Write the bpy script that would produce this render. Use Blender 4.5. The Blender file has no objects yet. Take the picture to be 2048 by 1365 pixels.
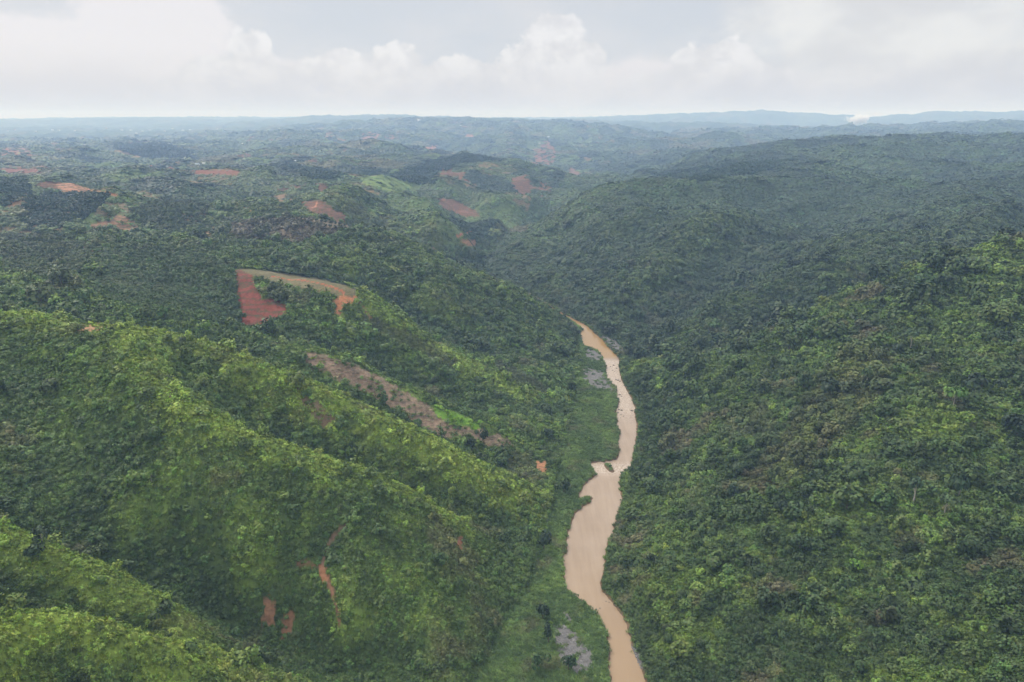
import bpy, math, random
import numpy as np
from mathutils import Vector, Matrix

random.seed(7)
RNG = np.random.default_rng(7)
scene = bpy.context.scene
COL = scene.collection

# ------------------------------------------------------------------ camera
HCAM = 300.0
PITCH = math.radians(18.0)
CS, SN = math.cos(PITCH), math.sin(PITCH)
FPX = 1365.0                      # focal length in pixels of the 2048 wide photograph
cam_data = bpy.data.cameras.new('camera')
cam_data.sensor_width = 36.0
cam_data.lens = 36.0 * FPX / 2048.0
cam_data.clip_start = 1.0
cam_data.clip_end = 120000.0
cam = bpy.data.objects.new('camera', cam_data)
COL.objects.link(cam)
cam.location = (0, 0, HCAM)
cam.rotation_euler = (math.radians(90) - PITCH, 0, 0)
scene.camera = cam

# ------------------------------------------------------------------ world
SUN_EL, SUN_AZ = math.radians(50), math.radians(-52)
world = bpy.data.worlds.new('World')
scene.world = world
world.use_nodes = True


def build_world():
    nt = world.node_tree
    N, L = nt.nodes, nt.links
    N.clear()
    out = N.new('ShaderNodeOutputWorld')
    bg = N.new('ShaderNodeBackground')
    L.new(bg.outputs[0], out.inputs[0])

    def math_(op, a, b=None, c=None, clamp=False):
        n = N.new('ShaderNodeMath'); n.operation = op; n.use_clamp = clamp
        for i, v in enumerate((a, b, c)):
            if v is None: continue
            if isinstance(v, (int, float)): n.inputs[i].default_value = v
            else: L.new(v, n.inputs[i])
        return n.outputs[0]

    def mixc(f, a, b, mode='MIX'):
        n = N.new('ShaderNodeMix'); n.data_type = 'RGBA'; n.blend_type = mode
        for sock, v in ((n.inputs[0], f), (n.inputs[6], a), (n.inputs[7], b)):
            if isinstance(v, (int, float)): sock.default_value = v
            elif isinstance(v, tuple): sock.default_value = (*v, 1)
            else: L.new(v, sock)
        return n.outputs[2]

    def smooth(v, lo, hi, o0=0.0, o1=1.0):
        n = N.new('ShaderNodeMapRange'); n.interpolation_type = 'SMOOTHSTEP'
        L.new(v, n.inputs[0])
        for i, q in enumerate((lo, hi, o0, o1)): n.inputs[1 + i].default_value = q
        return n.outputs[0]

    sky = N.new('ShaderNodeTexSky'); sky.sky_type = 'NISHITA'; sky.sun_disc = False
    sky.sun_elevation = SUN_EL; sky.sun_rotation = SUN_AZ
    sky.altitude = 500; sky.air_density = 1.2; sky.dust_density = 3.0; sky.ozone_density = 1.0
    tc = N.new('ShaderNodeTexCoord')
    sep = N.new('ShaderNodeSeparateXYZ'); L.new(tc.outputs['Generated'], sep.inputs[0])
    az = math_('ARCTAN2', sep.outputs[0], sep.outputs[1])
    el = math_('ARCSINE', sep.outputs[2])
    comb = N.new('ShaderNodeCombineXYZ'); L.new(az, comb.inputs[0]); L.new(el, comb.inputs[1])
    P = comb.outputs[0]

    def noise(scale, detail, rough=0.55, stretch=(1, 1, 1), off=(0, 0, 0), lac=2.0):
        m = N.new('ShaderNodeMapping'); m.inputs['Scale'].default_value = stretch
        m.inputs['Location'].default_value = off
        L.new(P, m.inputs[0])
        n = N.new('ShaderNodeTexNoise'); n.inputs['Scale'].default_value = scale
        n.inputs['Detail'].default_value = detail; n.inputs['Roughness'].default_value = rough
        n.inputs['Lacunarity'].default_value = lac
        L.new(m.outputs[0], n.inputs['Vector'])
        return n.outputs['Fac']

    def azel(px, py):
        u, v = (px - 1024) / FPX, (682.5 - py) / FPX
        x, y, z = u, CS + v * SN, -SN + v * CS
        return math.atan2(x, y), math.atan2(z, math.hypot(x, y))

    nbig = noise(5.0, 5, 0.5, (1, 2.2, 1))
    nedge = noise(24.0, 8, 0.62, (1, 1.15, 1), (3.1, 1.7, 0))
    nsoft = noise(9.0, 4, 0.5, (1, 2.0, 1), (7.7, 2.1, 0))

    def bank(blobs, amount, lo, hi):
        acc = None
        for (px, py, rx, ry) in blobs:
            a, e = azel(px, py)
            sx, sy = rx / FPX * 0.95, ry / FPX * 0.95
            v1 = N.new('ShaderNodeVectorMath'); v1.operation = 'SUBTRACT'
            L.new(P, v1.inputs[0]); v1.inputs[1].default_value = (a, e, 0)
            v2 = N.new('ShaderNodeVectorMath'); v2.operation = 'MULTIPLY'
            L.new(v1.outputs[0], v2.inputs[0]); v2.inputs[1].default_value = (1 / sx, 1 / sy, 0)
            v3 = N.new('ShaderNodeVectorMath'); v3.operation = 'LENGTH'; L.new(v2.outputs[0], v3.inputs[0])
            f = math_('SUBTRACT', 1.0, v3.outputs['Value'])
            acc = f if acc is None else math_('SMOOTH_MAX', acc, f, 0.25)
        acc = math_('ADD', acc, math_('MULTIPLY', math_('SUBTRACT', nedge, 0.5), amount))
        return smooth(acc, lo, hi)

    # far line of cumulus heads, large near masses, soft veil
    heads = bank([(505, 120, 40, 55), (450, 150, 90, 35), (680, 140, 50, 42), (800, 130, 60, 42), (740, 160, 160, 45),
                  (930, 160, 120, 45), (1108, 95, 66, 72), (1090, 150, 110, 70), (1170, 120, 48, 40), (1430, 130, 90, 44),
                  (1380, 165, 70, 40), (1000, 185, 260, 55), (1450, 180, 180, 50), (600, 190, 300, 60)], 1.5, -0.02, 0.16)
    masses = bank([(560, 175, 280, 60), (900, 180, 280, 55), (1300, 175, 240, 60), (300, 70, 165, 95), (200, 110, 130, 70), (50, 110, 170, 75), (390, 40, 60, 70), (120, 170, 320, 70)],
                  0.95, -0.02, 0.36)
    veil_r = bank([(1800, 90, 330, 120), (1620, 30, 160, 60), (1560, 170, 160, 60), (1950, 180, 260, 60)], 1.1, -0.25, 0.7)

    base = mixc(smooth(nbig, 0.35, 0.7), (0.655, 0.69, 0.755), (0.745, 0.75, 0.785))
    c = mixc(veil_r, base, mixc(smooth(nsoft, 0.35, 0.65), (0.74, 0.74, 0.76), (0.87, 0.87, 0.87)))
    c = mixc(math_('MULTIPLY', masses, 0.95), c, (0.88, 0.855, 0.885))
    # body shading of the heads: softly grey towards their feet
    body = mixc(smooth(nedge, 0.40, 0.62), (0.77, 0.765, 0.795), (0.90, 0.895, 0.92))
    c = mixc(heads, c, body)
    grey = mixc(smooth(nsoft, 0.35, 0.68), (0.67, 0.665, 0.71), (0.765, 0.75, 0.775))
    c = mixc(smooth(el, 0.092, 0.022, 0, 0.88), c, grey)
    c = mixc(smooth(el, 0.035, -0.004, 0, 0.8), c, (0.69, 0.68, 0.715))
    # overcast deck above the frame, brighter towards the zenith
    deck = mixc(smooth(noise(2.2, 5), 0.35, 0.65), (1.4, 1.43, 1.5), (1.8, 1.8, 1.83))
    c = mixc(smooth(el, 0.17, 0.75, 0, 1), c, deck)
    # a share of the clear sky behind the deck
    sk = mixc(1.0, sky.outputs[0], (0.1, 0.1, 0.1), 'MULTIPLY')
    c = mixc(0.10, c, sk)
    L.new(c, bg.inputs['Color'])
    bg.inputs['Strength'].default_value = 1.0
    world.cycles.sampling_method = 'MANUAL'
    world.cycles.sample_map_resolution = 1024


build_world()

sun_d = bpy.data.lights.new('sun', 'SUN')
sun_d.energy = 3.2
sun_d.angle = math.radians(14)
sun_d.color = (1.0, 0.96, 0.9)
sun = bpy.data.objects.new('sun', sun_d)
COL.objects.link(sun)
sd = Vector((math.sin(SUN_AZ) * math.cos(SUN_EL), math.cos(SUN_AZ) * math.cos(SUN_EL), math.sin(SUN_EL)))
sun.rotation_euler = (-sd).to_track_quat('-Z', 'Y').to_euler()

scene.view_settings.view_transform = 'Standard'
scene.view_settings.look = 'None'
scene.view_settings.exposure = 0.0
scene.view_settings.gamma = 1.0
scene.view_settings.use_curve_mapping = False
scene.cycles.use_denoising = True
scene.cycles.max_bounces = 4
scene.cycles.diffuse_bounces = 2
scene.cycles.glossy_bounces = 2
scene.cycles.transmission_bounces = 1
scene.cycles.transparent_max_bounces = 4
scene.cycles.volume_bounces = 2
scene.cycles.use_fast_gi = False

# ------------------------------------------------------------------ helpers: photograph <-> ground


def ray(px, py):
    u, v = (px - 1024) / FPX, (682.5 - py) / FPX
    return u, CS + v * SN, -SN + v * CS


def c(px, py, Y=None, z=None):
    dx, dy, dz = ray(px, py)
    t = Y / dy if Y is not None else (z - HCAM) / dz
    return (dx * t, dy * t, HCAM + dz * t)


# river outline, from the photograph's two banks at water level, continued out of view upstream and downstream
L_PX = [(1117, 630), (1135, 637), (1150, 648), (1168, 660), (1158, 668), (1163, 675), (1165, 690), (1180, 697), (1195, 702),
        (1205, 712), (1207, 722), (1213, 735), (1212, 745), (1215, 758), (1225, 768), (1235, 780), (1232, 795), (1240, 803),
        (1232, 822), (1233, 838), (1238, 842), (1232, 847), (1239, 860), (1241, 868), (1236, 880), (1239, 905), (1233, 920),
        (1215, 923), (1186, 925), (1181, 932), (1188, 942), (1192, 952), (1178, 962), (1168, 972), (1158, 990), (1158, 1000),
        (1170, 995), (1186, 996), (1184, 1003), (1165, 1015), (1152, 1025), (1145, 1040), (1138, 1060), (1132, 1085),
        (1136, 1105), (1125, 1112), (1128, 1130), (1130, 1170), (1135, 1180), (1155, 1195), (1175, 1210), (1195, 1230),
        (1210, 1255), (1217, 1280), (1220, 1300), (1217, 1320), (1222, 1365)]
R_PX = [(1292, 1365), (1285, 1345), (1270, 1310), (1262, 1280), (1252, 1245), (1240, 1225), (1225, 1205), (1205, 1185),
        (1200, 1165), (1208, 1140), (1211, 1110), (1215, 1085), (1226, 1070), (1228, 1050), (1235, 1030), (1244, 1000),
        (1242, 985), (1238, 965), (1240, 950), (1258, 938), (1264, 925), (1266, 905), (1270, 888), (1273, 870), (1274, 850),
        (1270, 835), (1270, 815), (1262, 795), (1250, 775), (1243, 758), (1238, 740), (1238, 720), (1230, 708), (1215, 695),
        (1205, 680), (1190, 668), (1178, 655), (1160, 645), (1140, 635), (1125, 628)]
UP = [(52, 1130), (5, 1240), (-25, 1300)]
UPV = [(-45, 1350), (-64, 1440), (-58, 1550), (0, 1750), (60, 1900)]
river = [c(x, y, z=0)[:2] for x, y in L_PX]
river += [(58, 240), (60, 100), (40, -200), (62, -200), (80, 100), (78, 240)]
river += [c(x, y, z=0)[:2] for x, y in R_PX]
_w = lambda y: 7 if y < 1200 else 2.5
river += [(x + _w(y), y + 2) for x, y in UP] + [(x - _w(y), y - 2) for x, y in UP[::-1]]
RIVER = np.array(river)
_p = c(1218, 936, z=0)
ISLET = (_p[0], _p[1])


def poly_sd(px, py, poly):
    """signed distance (negative inside) of points to a polygon, numpy"""
    n = len(poly)
    d2 = np.full(px.shape, 1e18)
    inside = np.zeros(px.shape, bool)
    for i in range(n):
        ax, ay = poly[i]; bx, by = poly[(i + 1) % n]
        ex, ey = bx - ax, by - ay
        L = ex * ex + ey * ey + 1e-12
        t = np.clip(((px - ax) * ex + (py - ay) * ey) / L, 0, 1)
        d2 = np.minimum(d2, (px - ax - t * ex) ** 2 + (py - ay - t * ey) ** 2)
        cond = (ay > py) != (by > py)
        if ey != 0:
            inside ^= cond & (px < ex * (py - ay) / ey + ax)
    d = np.sqrt(d2)
    return np.where(inside, -d, d)


def in_poly(px, py, poly):
    inside = np.zeros(px.shape, bool)
    n = len(poly)
    for i in range(n):
        ax, ay = poly[i]; bx, by = poly[(i + 1) % n]
        if ay == by: continue
        inside ^= ((ay > py) != (by > py)) & (px < (bx - ax) * (py - ay) / (by - ay) + ax)
    return inside


# ------------------------------------------------------------------ gradient noise in numpy
def _hash(ix, iy, seed):
    h = (ix.astype(np.int64) * 374761393 + iy.astype(np.int64) * 668265263 + seed * 1442695041) & 0xffffffff
    h = ((h ^ (h >> 13)) * 1274126177) & 0xffffffff
    return ((h ^ (h >> 16)) & 0xffff) / 65535.0 * 2 * math.pi


def pnoise(x, y, seed=0):
    ix, iy = np.floor(x), np.floor(y)
    fx, fy = x - ix, y - iy
    sx, sy = fx * fx * fx * (fx * (fx * 6 - 15) + 10), fy * fy * fy * (fy * (fy * 6 - 15) + 10)

    def g(dx, dy):
        a = _hash(ix + dx, iy + dy, seed)
        return np.cos(a) * (fx - dx) + np.sin(a) * (fy - dy)
    a = g(0, 0) * (1 - sx) + g(1, 0) * sx
    b = g(0, 1) * (1 - sx) + g(1, 1) * sx
    return (a * (1 - sy) + b * sy) * 1.5


def fbm(x, y, wl, octs=3, seed=0, gain=0.5):
    s = np.zeros(np.shape(x)); a = 1.0
    for o in range(octs):
        s = s + a * pnoise(x / wl * 2 ** o + 17.3 * o, y / wl * 2 ** o - 9.1 * o, seed + o)
        a *= gain
    return s


def sstep(v, lo, hi):
    t = np.clip((v - lo) / (hi - lo), 0, 1)
    return t * t * (3 - 2 * t)


# ------------------------------------------------------------------ terrain: crests, gullies and slopes as control lines
LINES = []


def far_y(Y):
    t = min(1, max(0, math.log(Y / 1500) / math.log(5000 / 1500)))
    return min(Y * (1 + 0.75 * t * t * (3 - 2 * t)), max(14500, Y))




def CL(*pts, img=True):
    out = []
    for p in pts:
        out.append(c(p[0], p[1], Y=far_y(p[2])) if img else p)
    LINES.append(out)


def WL(*pts):
    out = []
    for x, y, z in pts:
        k = far_y(y) / y if 1500 < y < 16000 else 1.0
        out.append((x * k, y * k, z))
    LINES.append(out)


# -- river level and banks
for a in ([c(x, y, z=0) for x, y in L_PX[::2]], [c(x, y, z=0) for x, y in R_PX[::2]]):
    LINES.append([(x, y, 0.8) for x, y, _ in a])
WL(*[(x, y, 1.0) for x, y in UP + UPV])
WL((68, 240, 0), (70, 100, 0), (50, -200, 0))
# flat left of the river (its inner edge)
LINES.append([(c(x, y, z=3)[0], c(x, y, z=3)[1], zz) for x, y, zz in
              [(1160, 690, 2), (1155, 740, 2.5), (1148, 800, 3), (1138, 870, 3), (1118, 940, 3.5), (1105, 1000, 4), (1085, 1090, 4),
               (1050, 1170, 4.5), (1010, 1250, 5), (960, 1340, 5), (930, 1420, 5)]])
FLAT = np.array([c(x, y, z=2)[:2] for x, y in [(1150, 655), (1160, 690), (1152, 740), (1147, 800), (1136, 870), (1116, 940), (1104, 1000), (1084, 1090), (1058, 1170), (1005, 1250),
                                                   (955, 1340), (925, 1420)]] + [(75, 200)] + [c(x, y, z=0)[:2] for x, y in L_PX[::-1]] )
WL((-15, 240, 8), (-10, 120, 8))
# -- left foreground ridges
CL((-300, 1020, 285), (0, 1057, 287), (130, 1110, 284), (250, 1165, 280), (350, 1230, 275), (450, 1320, 270), (560, 1372, 272))
CL((-300, 1200, 215), (0, 1237, 220), (150, 1230, 234), (250, 1258, 240), (350, 1288, 252), (440, 1322, 266))
WL((-117, 272, 30), (-80, 270, 14), (-40, 262, 6))
CL((-200, 1250, 195), (0, 1300, 205), (70, 1370, 208))
WL((-235, 252, 92), (-200, 258, 80), (-165, 262, 66))          # dip between the two crests
WL((-300, 335, 92), (-262, 336, 62), (-200, 330, 38), (-150, 323, 18), (-110, 316, 8), (-60, 308, 4))   # gully behind
WL((-150, 215, 62), (-120, 190, 40), (-60, 200, 14), (-150, 130, 60), (-260, 120, 110))
# -- left big hill, main crest
CL((-400, 640, 520), (0, 633, 523), (100, 640, 510), (150, 655, 505), (230, 648, 502), (320, 662, 505), (400, 680, 511), (500, 717, 505),
   (600, 758, 501), (700, 803, 495), (800, 850, 489), (900, 905, 482), (1000, 960, 477), (1080, 1012, 481))
# its inner spur
CL((230, 655, 492), (280, 720, 450), (350, 798, 414), (420, 838, 406), (480, 868, 403), (600, 905, 404), (740, 945, 413), (830, 985, 415),
   (900, 1030, 415), (960, 1068, 413), (1010, 1108, 410))
WL((-240, 466, 120), (-205, 460, 95), (-177, 454, 74), (-140, 450, 54), (-105, 447, 37), (-70, 447, 25), (-43, 447, 15), (-10, 446, 7))
# near face
CL((60, 800, 430), (60, 950, 375)); CL((250, 900, 392), (250, 1030, 355)); CL((420, 1000, 362), (500, 1120, 338)); CL((650, 1100, 355), (700, 1230, 322))
CL((850, 1150, 350), (860, 1280, 318))
# -- spur with the cleared slope
CL((470, 690, 640), (540, 692, 632), (600, 699, 620), (660, 708, 618), (720, 732, 616), (800, 778, 608), (870, 814, 600), (940, 845, 592), (1000, 868, 586),
   (1045, 900, 578), (1085, 945, 566))
WL((-330, 590, 105), (-260, 575, 92), (-200, 562, 68), (-150, 554, 50), (-100, 546, 34), (-60, 540, 21), (-20, 534, 10), (15, 530, 5))
# -- gully behind it
WL((-260, 680, 88), (-190, 680, 64), (-150, 678, 47), (-110, 672, 32), (-73, 664, 20), (-40, 655, 12), (0, 650, 6), (30, 648, 4))
# -- spur below the red field
CL((380, 530, 815), (470, 536, 800), (560, 548, 795), (640, 562, 785), (705, 580, 765), (760, 612, 755), (850, 682, 740), (960, 746, 720), (1040, 785, 702),
   (1090, 812, 690), (1135, 845, 668))
CL((470, 650, 700), (530, 655, 702), (585, 620, 728)); CL((640, 650, 706), (690, 680, 694)); CL((760, 700, 700), (800, 740, 680))
WL((-300, 880, 112), (-240, 880, 95), (-185, 877, 74), (-149, 872, 57), (-100, 852, 36), (-50, 832, 20), (0, 812, 10), (40, 800, 5))
# -- next spur, whose foot turns the river
CL((470, 455, 1190), (600, 436, 1230), (740, 461, 1180), (820, 487, 1120), (880, 512, 1060), (950, 553, 1025), (1000, 574, 1015), (1040, 588, 1012), (1085, 611, 1018), (1110, 627, 1034))
CL((500, 500, 985), (600, 505, 970), (700, 532, 915)); CL((850, 600, 880), (900, 640, 862)); CL((980, 640, 900), (1040, 690, 850)); CL((1080, 680, 880), (1100, 730, 815))
WL((-130, 1230, 60), (-100, 1330, 30), (-90, 1420, 10), (-260, 1350, 85))
# -- dark coffee hill at the left
CL((-300, 520, 900), (0, 500, 950), (120, 480, 1000), (300, 490, 950), (400, 505, 900), (470, 520, 850))
CL((0, 600, 640), (150, 600, 640), (300, 620, 640), (420, 640, 660)); CL((200, 545, 780), (380, 570, 770))
WL((-430, 575, 130), (-350, 580, 120))
# -- left middle distance
CL((50, 465, 1090), (130, 462, 1100), (240, 470, 1090), (350, 470, 1120), (420, 470, 1120))
CL((50, 400, 1300), (140, 388, 1330), (215, 388, 1340), (280, 410, 1290), (350, 405, 1350), (420, 410, 1350))
CL((-200, 380, 1500), (0, 358, 1600), (50, 360, 1590)); WL((-950, 1500, 120), (-700, 1480, 118), (-500, 1500, 120))
CL((480, 407, 1420), (540, 380, 1540), (600, 390, 1500), (640, 405, 1450), (700, 440, 1330)); WL((-420, 1700, 125), (-280, 1650, 100))
CL((110, 362, 1750), (190, 380, 1560)); CL((200, 350, 1900), (330, 344, 1950), (450, 346, 1950), (420, 385, 1620), (500, 370, 1750))
CL((0, 335, 2300), (150, 330, 2350), (400, 338, 2250), (560, 340, 2200)); WL((-1500, 2100, 120), (-1000, 2150, 118), (-700, 2150, 125))
CL((220, 289, 3200), (300, 290, 3200), (385, 306, 3000)); CL((240, 305, 2850), (370, 317, 2700)); CL((0, 300, 3200), (130, 305, 3000))
CL((480, 320, 2700), (600, 320, 2650)); CL((450, 292, 3700), (530, 286, 3700), (590, 264, 4000), (640, 268, 3900), (690, 285, 3600))
CL((640, 302, 2900), (730, 287, 2950), (800, 300, 2850), (840, 320, 2750)); CL((640, 345, 2150), (680, 330, 2300))
CL((100, 284, 4200), (300, 279, 4500)); CL((-300, 262, 6000), (0, 262, 6300), (200, 262, 6300), (400, 260, 6300), (560, 256, 6200))
CL((-600, 250, 12000), (0, 246, 12000), (100, 247, 12000), (200, 250, 11500), (262, 243, 11500), (330, 248, 11500), (385, 240, 11500),
   (430, 248, 11500), (500, 248, 10500), (560, 241, 12500), (640, 232, 13500), (770, 231, 13500), (870, 232, 13500), (960, 240, 12000), (1040, 243, 12000), (1180, 241, 12500))
# -- centre hill
CL((700, 357, 1800), (760, 354, 1850), (830, 372, 1700)); CL((690, 380, 1650), (760, 410, 1500), (820, 450, 1430), (880, 490, 1400))
CL((640, 370, 1800), (620, 385, 1650)); WL((-330, 2150, 110), (-200, 1900, 108), (-150, 1700, 85), (-105, 1580, 45))
CL((780, 345, 2250), (840, 325, 2450), (905, 309, 2520), (1000, 316, 2460), (1085, 342, 2340), (1160, 376, 2200))
CL((960, 345, 2200), (1000, 378, 2020), (1035, 415, 1880), (1060, 448, 1780), (1075, 465, 1730))
CL((850, 385, 1950), (905, 397, 1900), (950, 425, 1780), (1000, 462, 1660), (1030, 487, 1590))
CL((820, 425, 1600), (860, 430, 1600), (920, 465, 1500), (960, 500, 1450)); WL((-20, 1720, 35), (-70, 1900, 75)); WL((-120, 1620, 58), (-60, 1600, 25), (-40, 1560, 8))
WL((-300, 2900, 95), (-100, 2850, 70), (150, 2700, 45), (300, 2500, 20))
CL((850, 305, 3600), (940, 280, 3900), (1000, 262, 4300)); CL((1060, 330, 3050), (1085, 300, 3500), (1100, 279, 3850), (1090, 262, 4300)); CL((1130, 355, 2850), (1190, 320, 3150), (1210, 290, 3700))
CL((640, 248, 5600), (720, 245, 5300), (830, 240, 5200), (930, 243, 5000), (1000, 249, 4900), (1080, 250, 4700), (1150, 243, 4900), (1210, 249, 4700), (1265, 264, 4300), (1325, 290, 3900))
CL((760, 268, 4600), (700, 262, 4900)); CL((900, 262, 4400), (980, 275, 4000))
# -- right bank, near hill
CL((1290, 838, 668), (1350, 768, 700), (1420, 722, 715), (1500, 682, 733), (1600, 636, 727), (1700, 592, 720), (1800, 556, 715), (1900, 520, 710),
   (2048, 478, 700), (2300, 430, 690))
CL((1310, 1000, 480), (1310, 1150, 370), (1350, 1300, 312)); CL((1400, 850, 575), (1500, 780, 600), (1700, 690, 600)); CL((1500, 950, 465), (1700, 750, 530), (2048, 620, 560))
CL((1400, 1365, 292), (1700, 1365, 263), (2048, 1365, 226), (2300, 1365, 200)); CL((1500, 1200, 330), (1700, 1000, 382), (1900, 830, 432), (2048, 740, 480))
CL((2048, 1000, 366), (2048, 850, 420)); CL((1850, 1150, 315), (2048, 1180, 290)); CL((1600, 880, 470), (1700, 830, 480)); WL((150, 130, 55), (260, 120, 110), (110, 120, 20))
WL((140, 790, 10), (220, 805, 20), (300, 822, 38), (420, 840, 66), (520, 850, 92), (660, 860, 124), (820, 860, 140))
# -- right far bank, big hill
CL((957, 548, 1410), (1000, 508, 1450), (1040, 472, 1510), (1100, 427, 1600), (1180, 386, 1700), (1300, 364, 1800), (1400, 350, 1900), (1500, 335, 2000),
   (1600, 312, 2150), (1640, 298, 2250), (1690, 281, 2380), (1760, 277, 2450), (2048, 277, 2500), (2400, 277, 2500))
CL((1060, 580, 1190), (1160, 600, 1100), (1230, 640, 1010), (1300, 600, 1060)); CL((1100, 545, 1250), (1200, 545, 1210), (1300, 480, 1330), (1200, 450, 1450), (1300, 410, 1560))
CL((1500, 420, 1440), (1400, 460, 1285), (1320, 508, 1190), (1262, 568, 1105), (1226, 628, 1025)); CL((1620, 470, 1330), (1540, 510, 1245), (1450, 560, 1150), (1365, 620, 1050), (1292, 682, 950))
CL((1800, 455, 1230), (1690, 482, 1140), (1570, 540, 1010), (1460, 606, 925), (1370, 672, 865), (1300, 728, 842)); CL((1700, 380, 1650), (1800, 340, 1900)); CL((1850, 500, 960), (1700, 545, 900))
CL((2048, 420, 1250), (1900, 450, 1150), (2048, 370, 1600), (1900, 330, 2000)); CL((1200, 520, 1290), (1130, 500, 1390))
WL((250, 1960, 75), (450, 2250, 90), (700, 2550, 140), (1100, 2800, 170), (1900, 2900, 180))
CL((1190, 362, 2600), (1260, 330, 2900), (1320, 305, 3150), (1380, 292, 3300), (1500, 288, 3400), (1580, 292, 3300)); WL((550, 3700, 120), (1100, 3600, 170))
CL((1530, 305, 3000), (1600, 282, 3700), (1640, 262, 4200), (1662, 255, 4300), (1700, 262, 4200), (1760, 264, 4100), (1850, 254, 4000), (1950, 249, 4000), (2100, 248, 4000), (2400, 247, 4000))
CL((1260, 275, 4900), (1330, 256, 5600), (1400, 246, 6000), (1500, 251, 6000), (1600, 264, 5600)); WL((1300, 5000, 160), (2500, 5200, 180))
CL((1200, 243, 11500), (1290, 240, 12000), (1380, 236, 13000), (1450, 238, 13000), (1560, 234, 13500), (1700, 226, 13500), (1850, 222, 13500), (2048, 220, 13500), (2500, 219, 13500))
CL((1450, 256, 8000), (1600, 248, 8500), (1800, 240, 9000), (2048, 236, 9500)); CL((1700, 255, 6500), (2048, 246, 6500))
# frame of far and near country outside the view
for a in (-70, -58, 58, 70):
    for r, z in ((150, 90), (400, 130), (900, 150), (2000, 170), (5000, 220), (13000, 330)):
        WL((r * math.sin(math.radians(a)), r * math.cos(math.radians(a)), z))
for a in (-60, -30, 0, 30, 60):
    WL((22000 * math.sin(math.radians(a)), 22000 * math.cos(math.radians(a)), 330), )
    WL((60 * math.sin(math.radians(a)), 60 * math.cos(math.radians(a)), 30), )
    WL((17000 * math.sin(math.radians(a)), 17000 * math.cos(math.radians(a)), 250), )

pts = []
for ln in LINES:
    for i, p in enumerate(ln):
        pts.append(p)
        if i + 1 < len(ln):
            q = ln[i + 1]
            ra = math.hypot(*p[:2]); rb = math.hypot(*q[:2])
            d = math.hypot(q[0] - p[0], q[1] - p[1]) / (0.5 * (ra + rb))
            n = int(d / 0.035)
            for k in range(1, n + 1):
                t = k / (n + 1)
                pts.append(tuple(p[j] * (1 - t) + q[j] * t for j in range(3)))
pts = np.array(pts)
AZMAX = 1.3
pa = np.clip(np.arctan2(pts[:, 0], pts[:, 1]), -AZMAX, AZMAX)
pl = np.log(np.hypot(pts[:, 0], pts[:, 1]))
KC = 0.012


def kern(d2): return -np.sqrt(d2 + KC * KC)


n = len(pts)
K = kern((pa[:, None] - pa[None]) ** 2 + (pl[:, None] - pl[None]) ** 2)
A = np.zeros((n + 3, n + 3))
A[:n, :n] = K + 0.0012 * np.eye(n)
Q = np.stack([np.ones(n), pa, pl], 1)
A[:n, n:] = Q; A[n:, :n] = Q.T
# solve for height relative to the eye divided by distance^0.5, so that far and near lines weigh alike
wgt = np.exp(pl * 0.5)
rhs = np.concatenate([pts[:, 2] / wgt, np.zeros(3)])
SOL = np.linalg.solve(A, rhs)


def rbf(az, lr):
    az = np.clip(az, -AZMAX, AZMAX).ravel(); l = lr.ravel()
    out = np.empty(az.shape)
    for s in range(0, len(az), 20000):
        e = slice(s, s + 20000)
        k = kern((az[e, None] - pa[None]) ** 2 + (l[e, None] - pl[None]) ** 2)
        out[e] = k @ SOL[:n] + SOL[n] + SOL[n + 1] * az[e] + SOL[n + 2] * l[e]
    return (out * np.exp(l * 0.5)).reshape(lr.shape)


# log-polar grid
fine = math.radians(48)
az_f = np.linspace(-fine, fine, 1150)
az_l = np.linspace(-math.pi, -fine, 70)[:-1]
az_r = np.linspace(fine, math.pi, 70)[1:]
AZ = np.concatenate([az_l, az_f, az_r])
LR = np.linspace(math.log(70), math.log(24000), 1080)
NA, NR = len(AZ), len(LR)
ca = np.concatenate([AZ[::3], [AZ[-1]]]) if (NA - 1) % 3 else AZ[::3]
cl = np.concatenate([LR[::3], [LR[-1]]]) if (NR - 1) % 3 else LR[::3]
CG = rbf(*np.meshgrid(ca, cl, indexing='ij'))


def bil(G, ga, gl, az, lr):
    ia = np.clip(np.interp(az, ga, np.arange(len(ga))), 0, len(ga) - 1.001)
    il = np.clip(np.interp(lr, gl, np.arange(len(gl))), 0, len(gl) - 1.001)
    i0, j0 = ia.astype(int), il.astype(int)
    fa, fl = ia - i0, il - j0
    return (G[i0, j0] * (1 - fa) * (1 - fl) + G[i0 + 1, j0] * fa * (1 - fl) + G[i0, j0 + 1] * (1 - fa) * fl + G[i0 + 1, j0 + 1] * fa * fl)


AA, LL = np.meshgrid(AZ, LR, indexing='ij')
RR = np.exp(LL)
X, Yy = RR * np.sin(AA), RR * np.cos(AA)
Z = bil(CG, ca, cl, AA, LL)
BASE = Z.copy()
# erosion and relief at several sizes; calmer close to the water
calm = sstep(Z, 4, 40)
wx = X + 25 * pnoise(X / 140, Yy / 140, 31); wy = Yy + 25 * pnoise(X / 140, Yy / 140, 32)
ridg = lambda wl, s: 0.22 - np.abs(pnoise(wx / wl, wy / wl, s))
Z = Z + calm * ((9 * sstep(RR, 250, 800) + 25 * sstep(RR, 800, 1500)) * ridg(190, 3) + (3.0 + 7 * sstep(RR, 700, 1300)) * ridg(75, 4) + (1.1 + 1.5 * sstep(RR, 600, 1200)) * ridg(34, 5) + 0.8 * fbm(X, Yy, 15, 2, 6))
Z = Z + calm * sstep(RR, 900, 1800) * 64 * ridg(430, 7) + sstep(RR, 2500, 5000) * (80 * ridg(1100, 8) + 34 * ridg(500, 9))
Z = Z + sstep(RR, 7000, 12000) * 16 * fbm(X, Yy, 2500, 3, 10)
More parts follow.
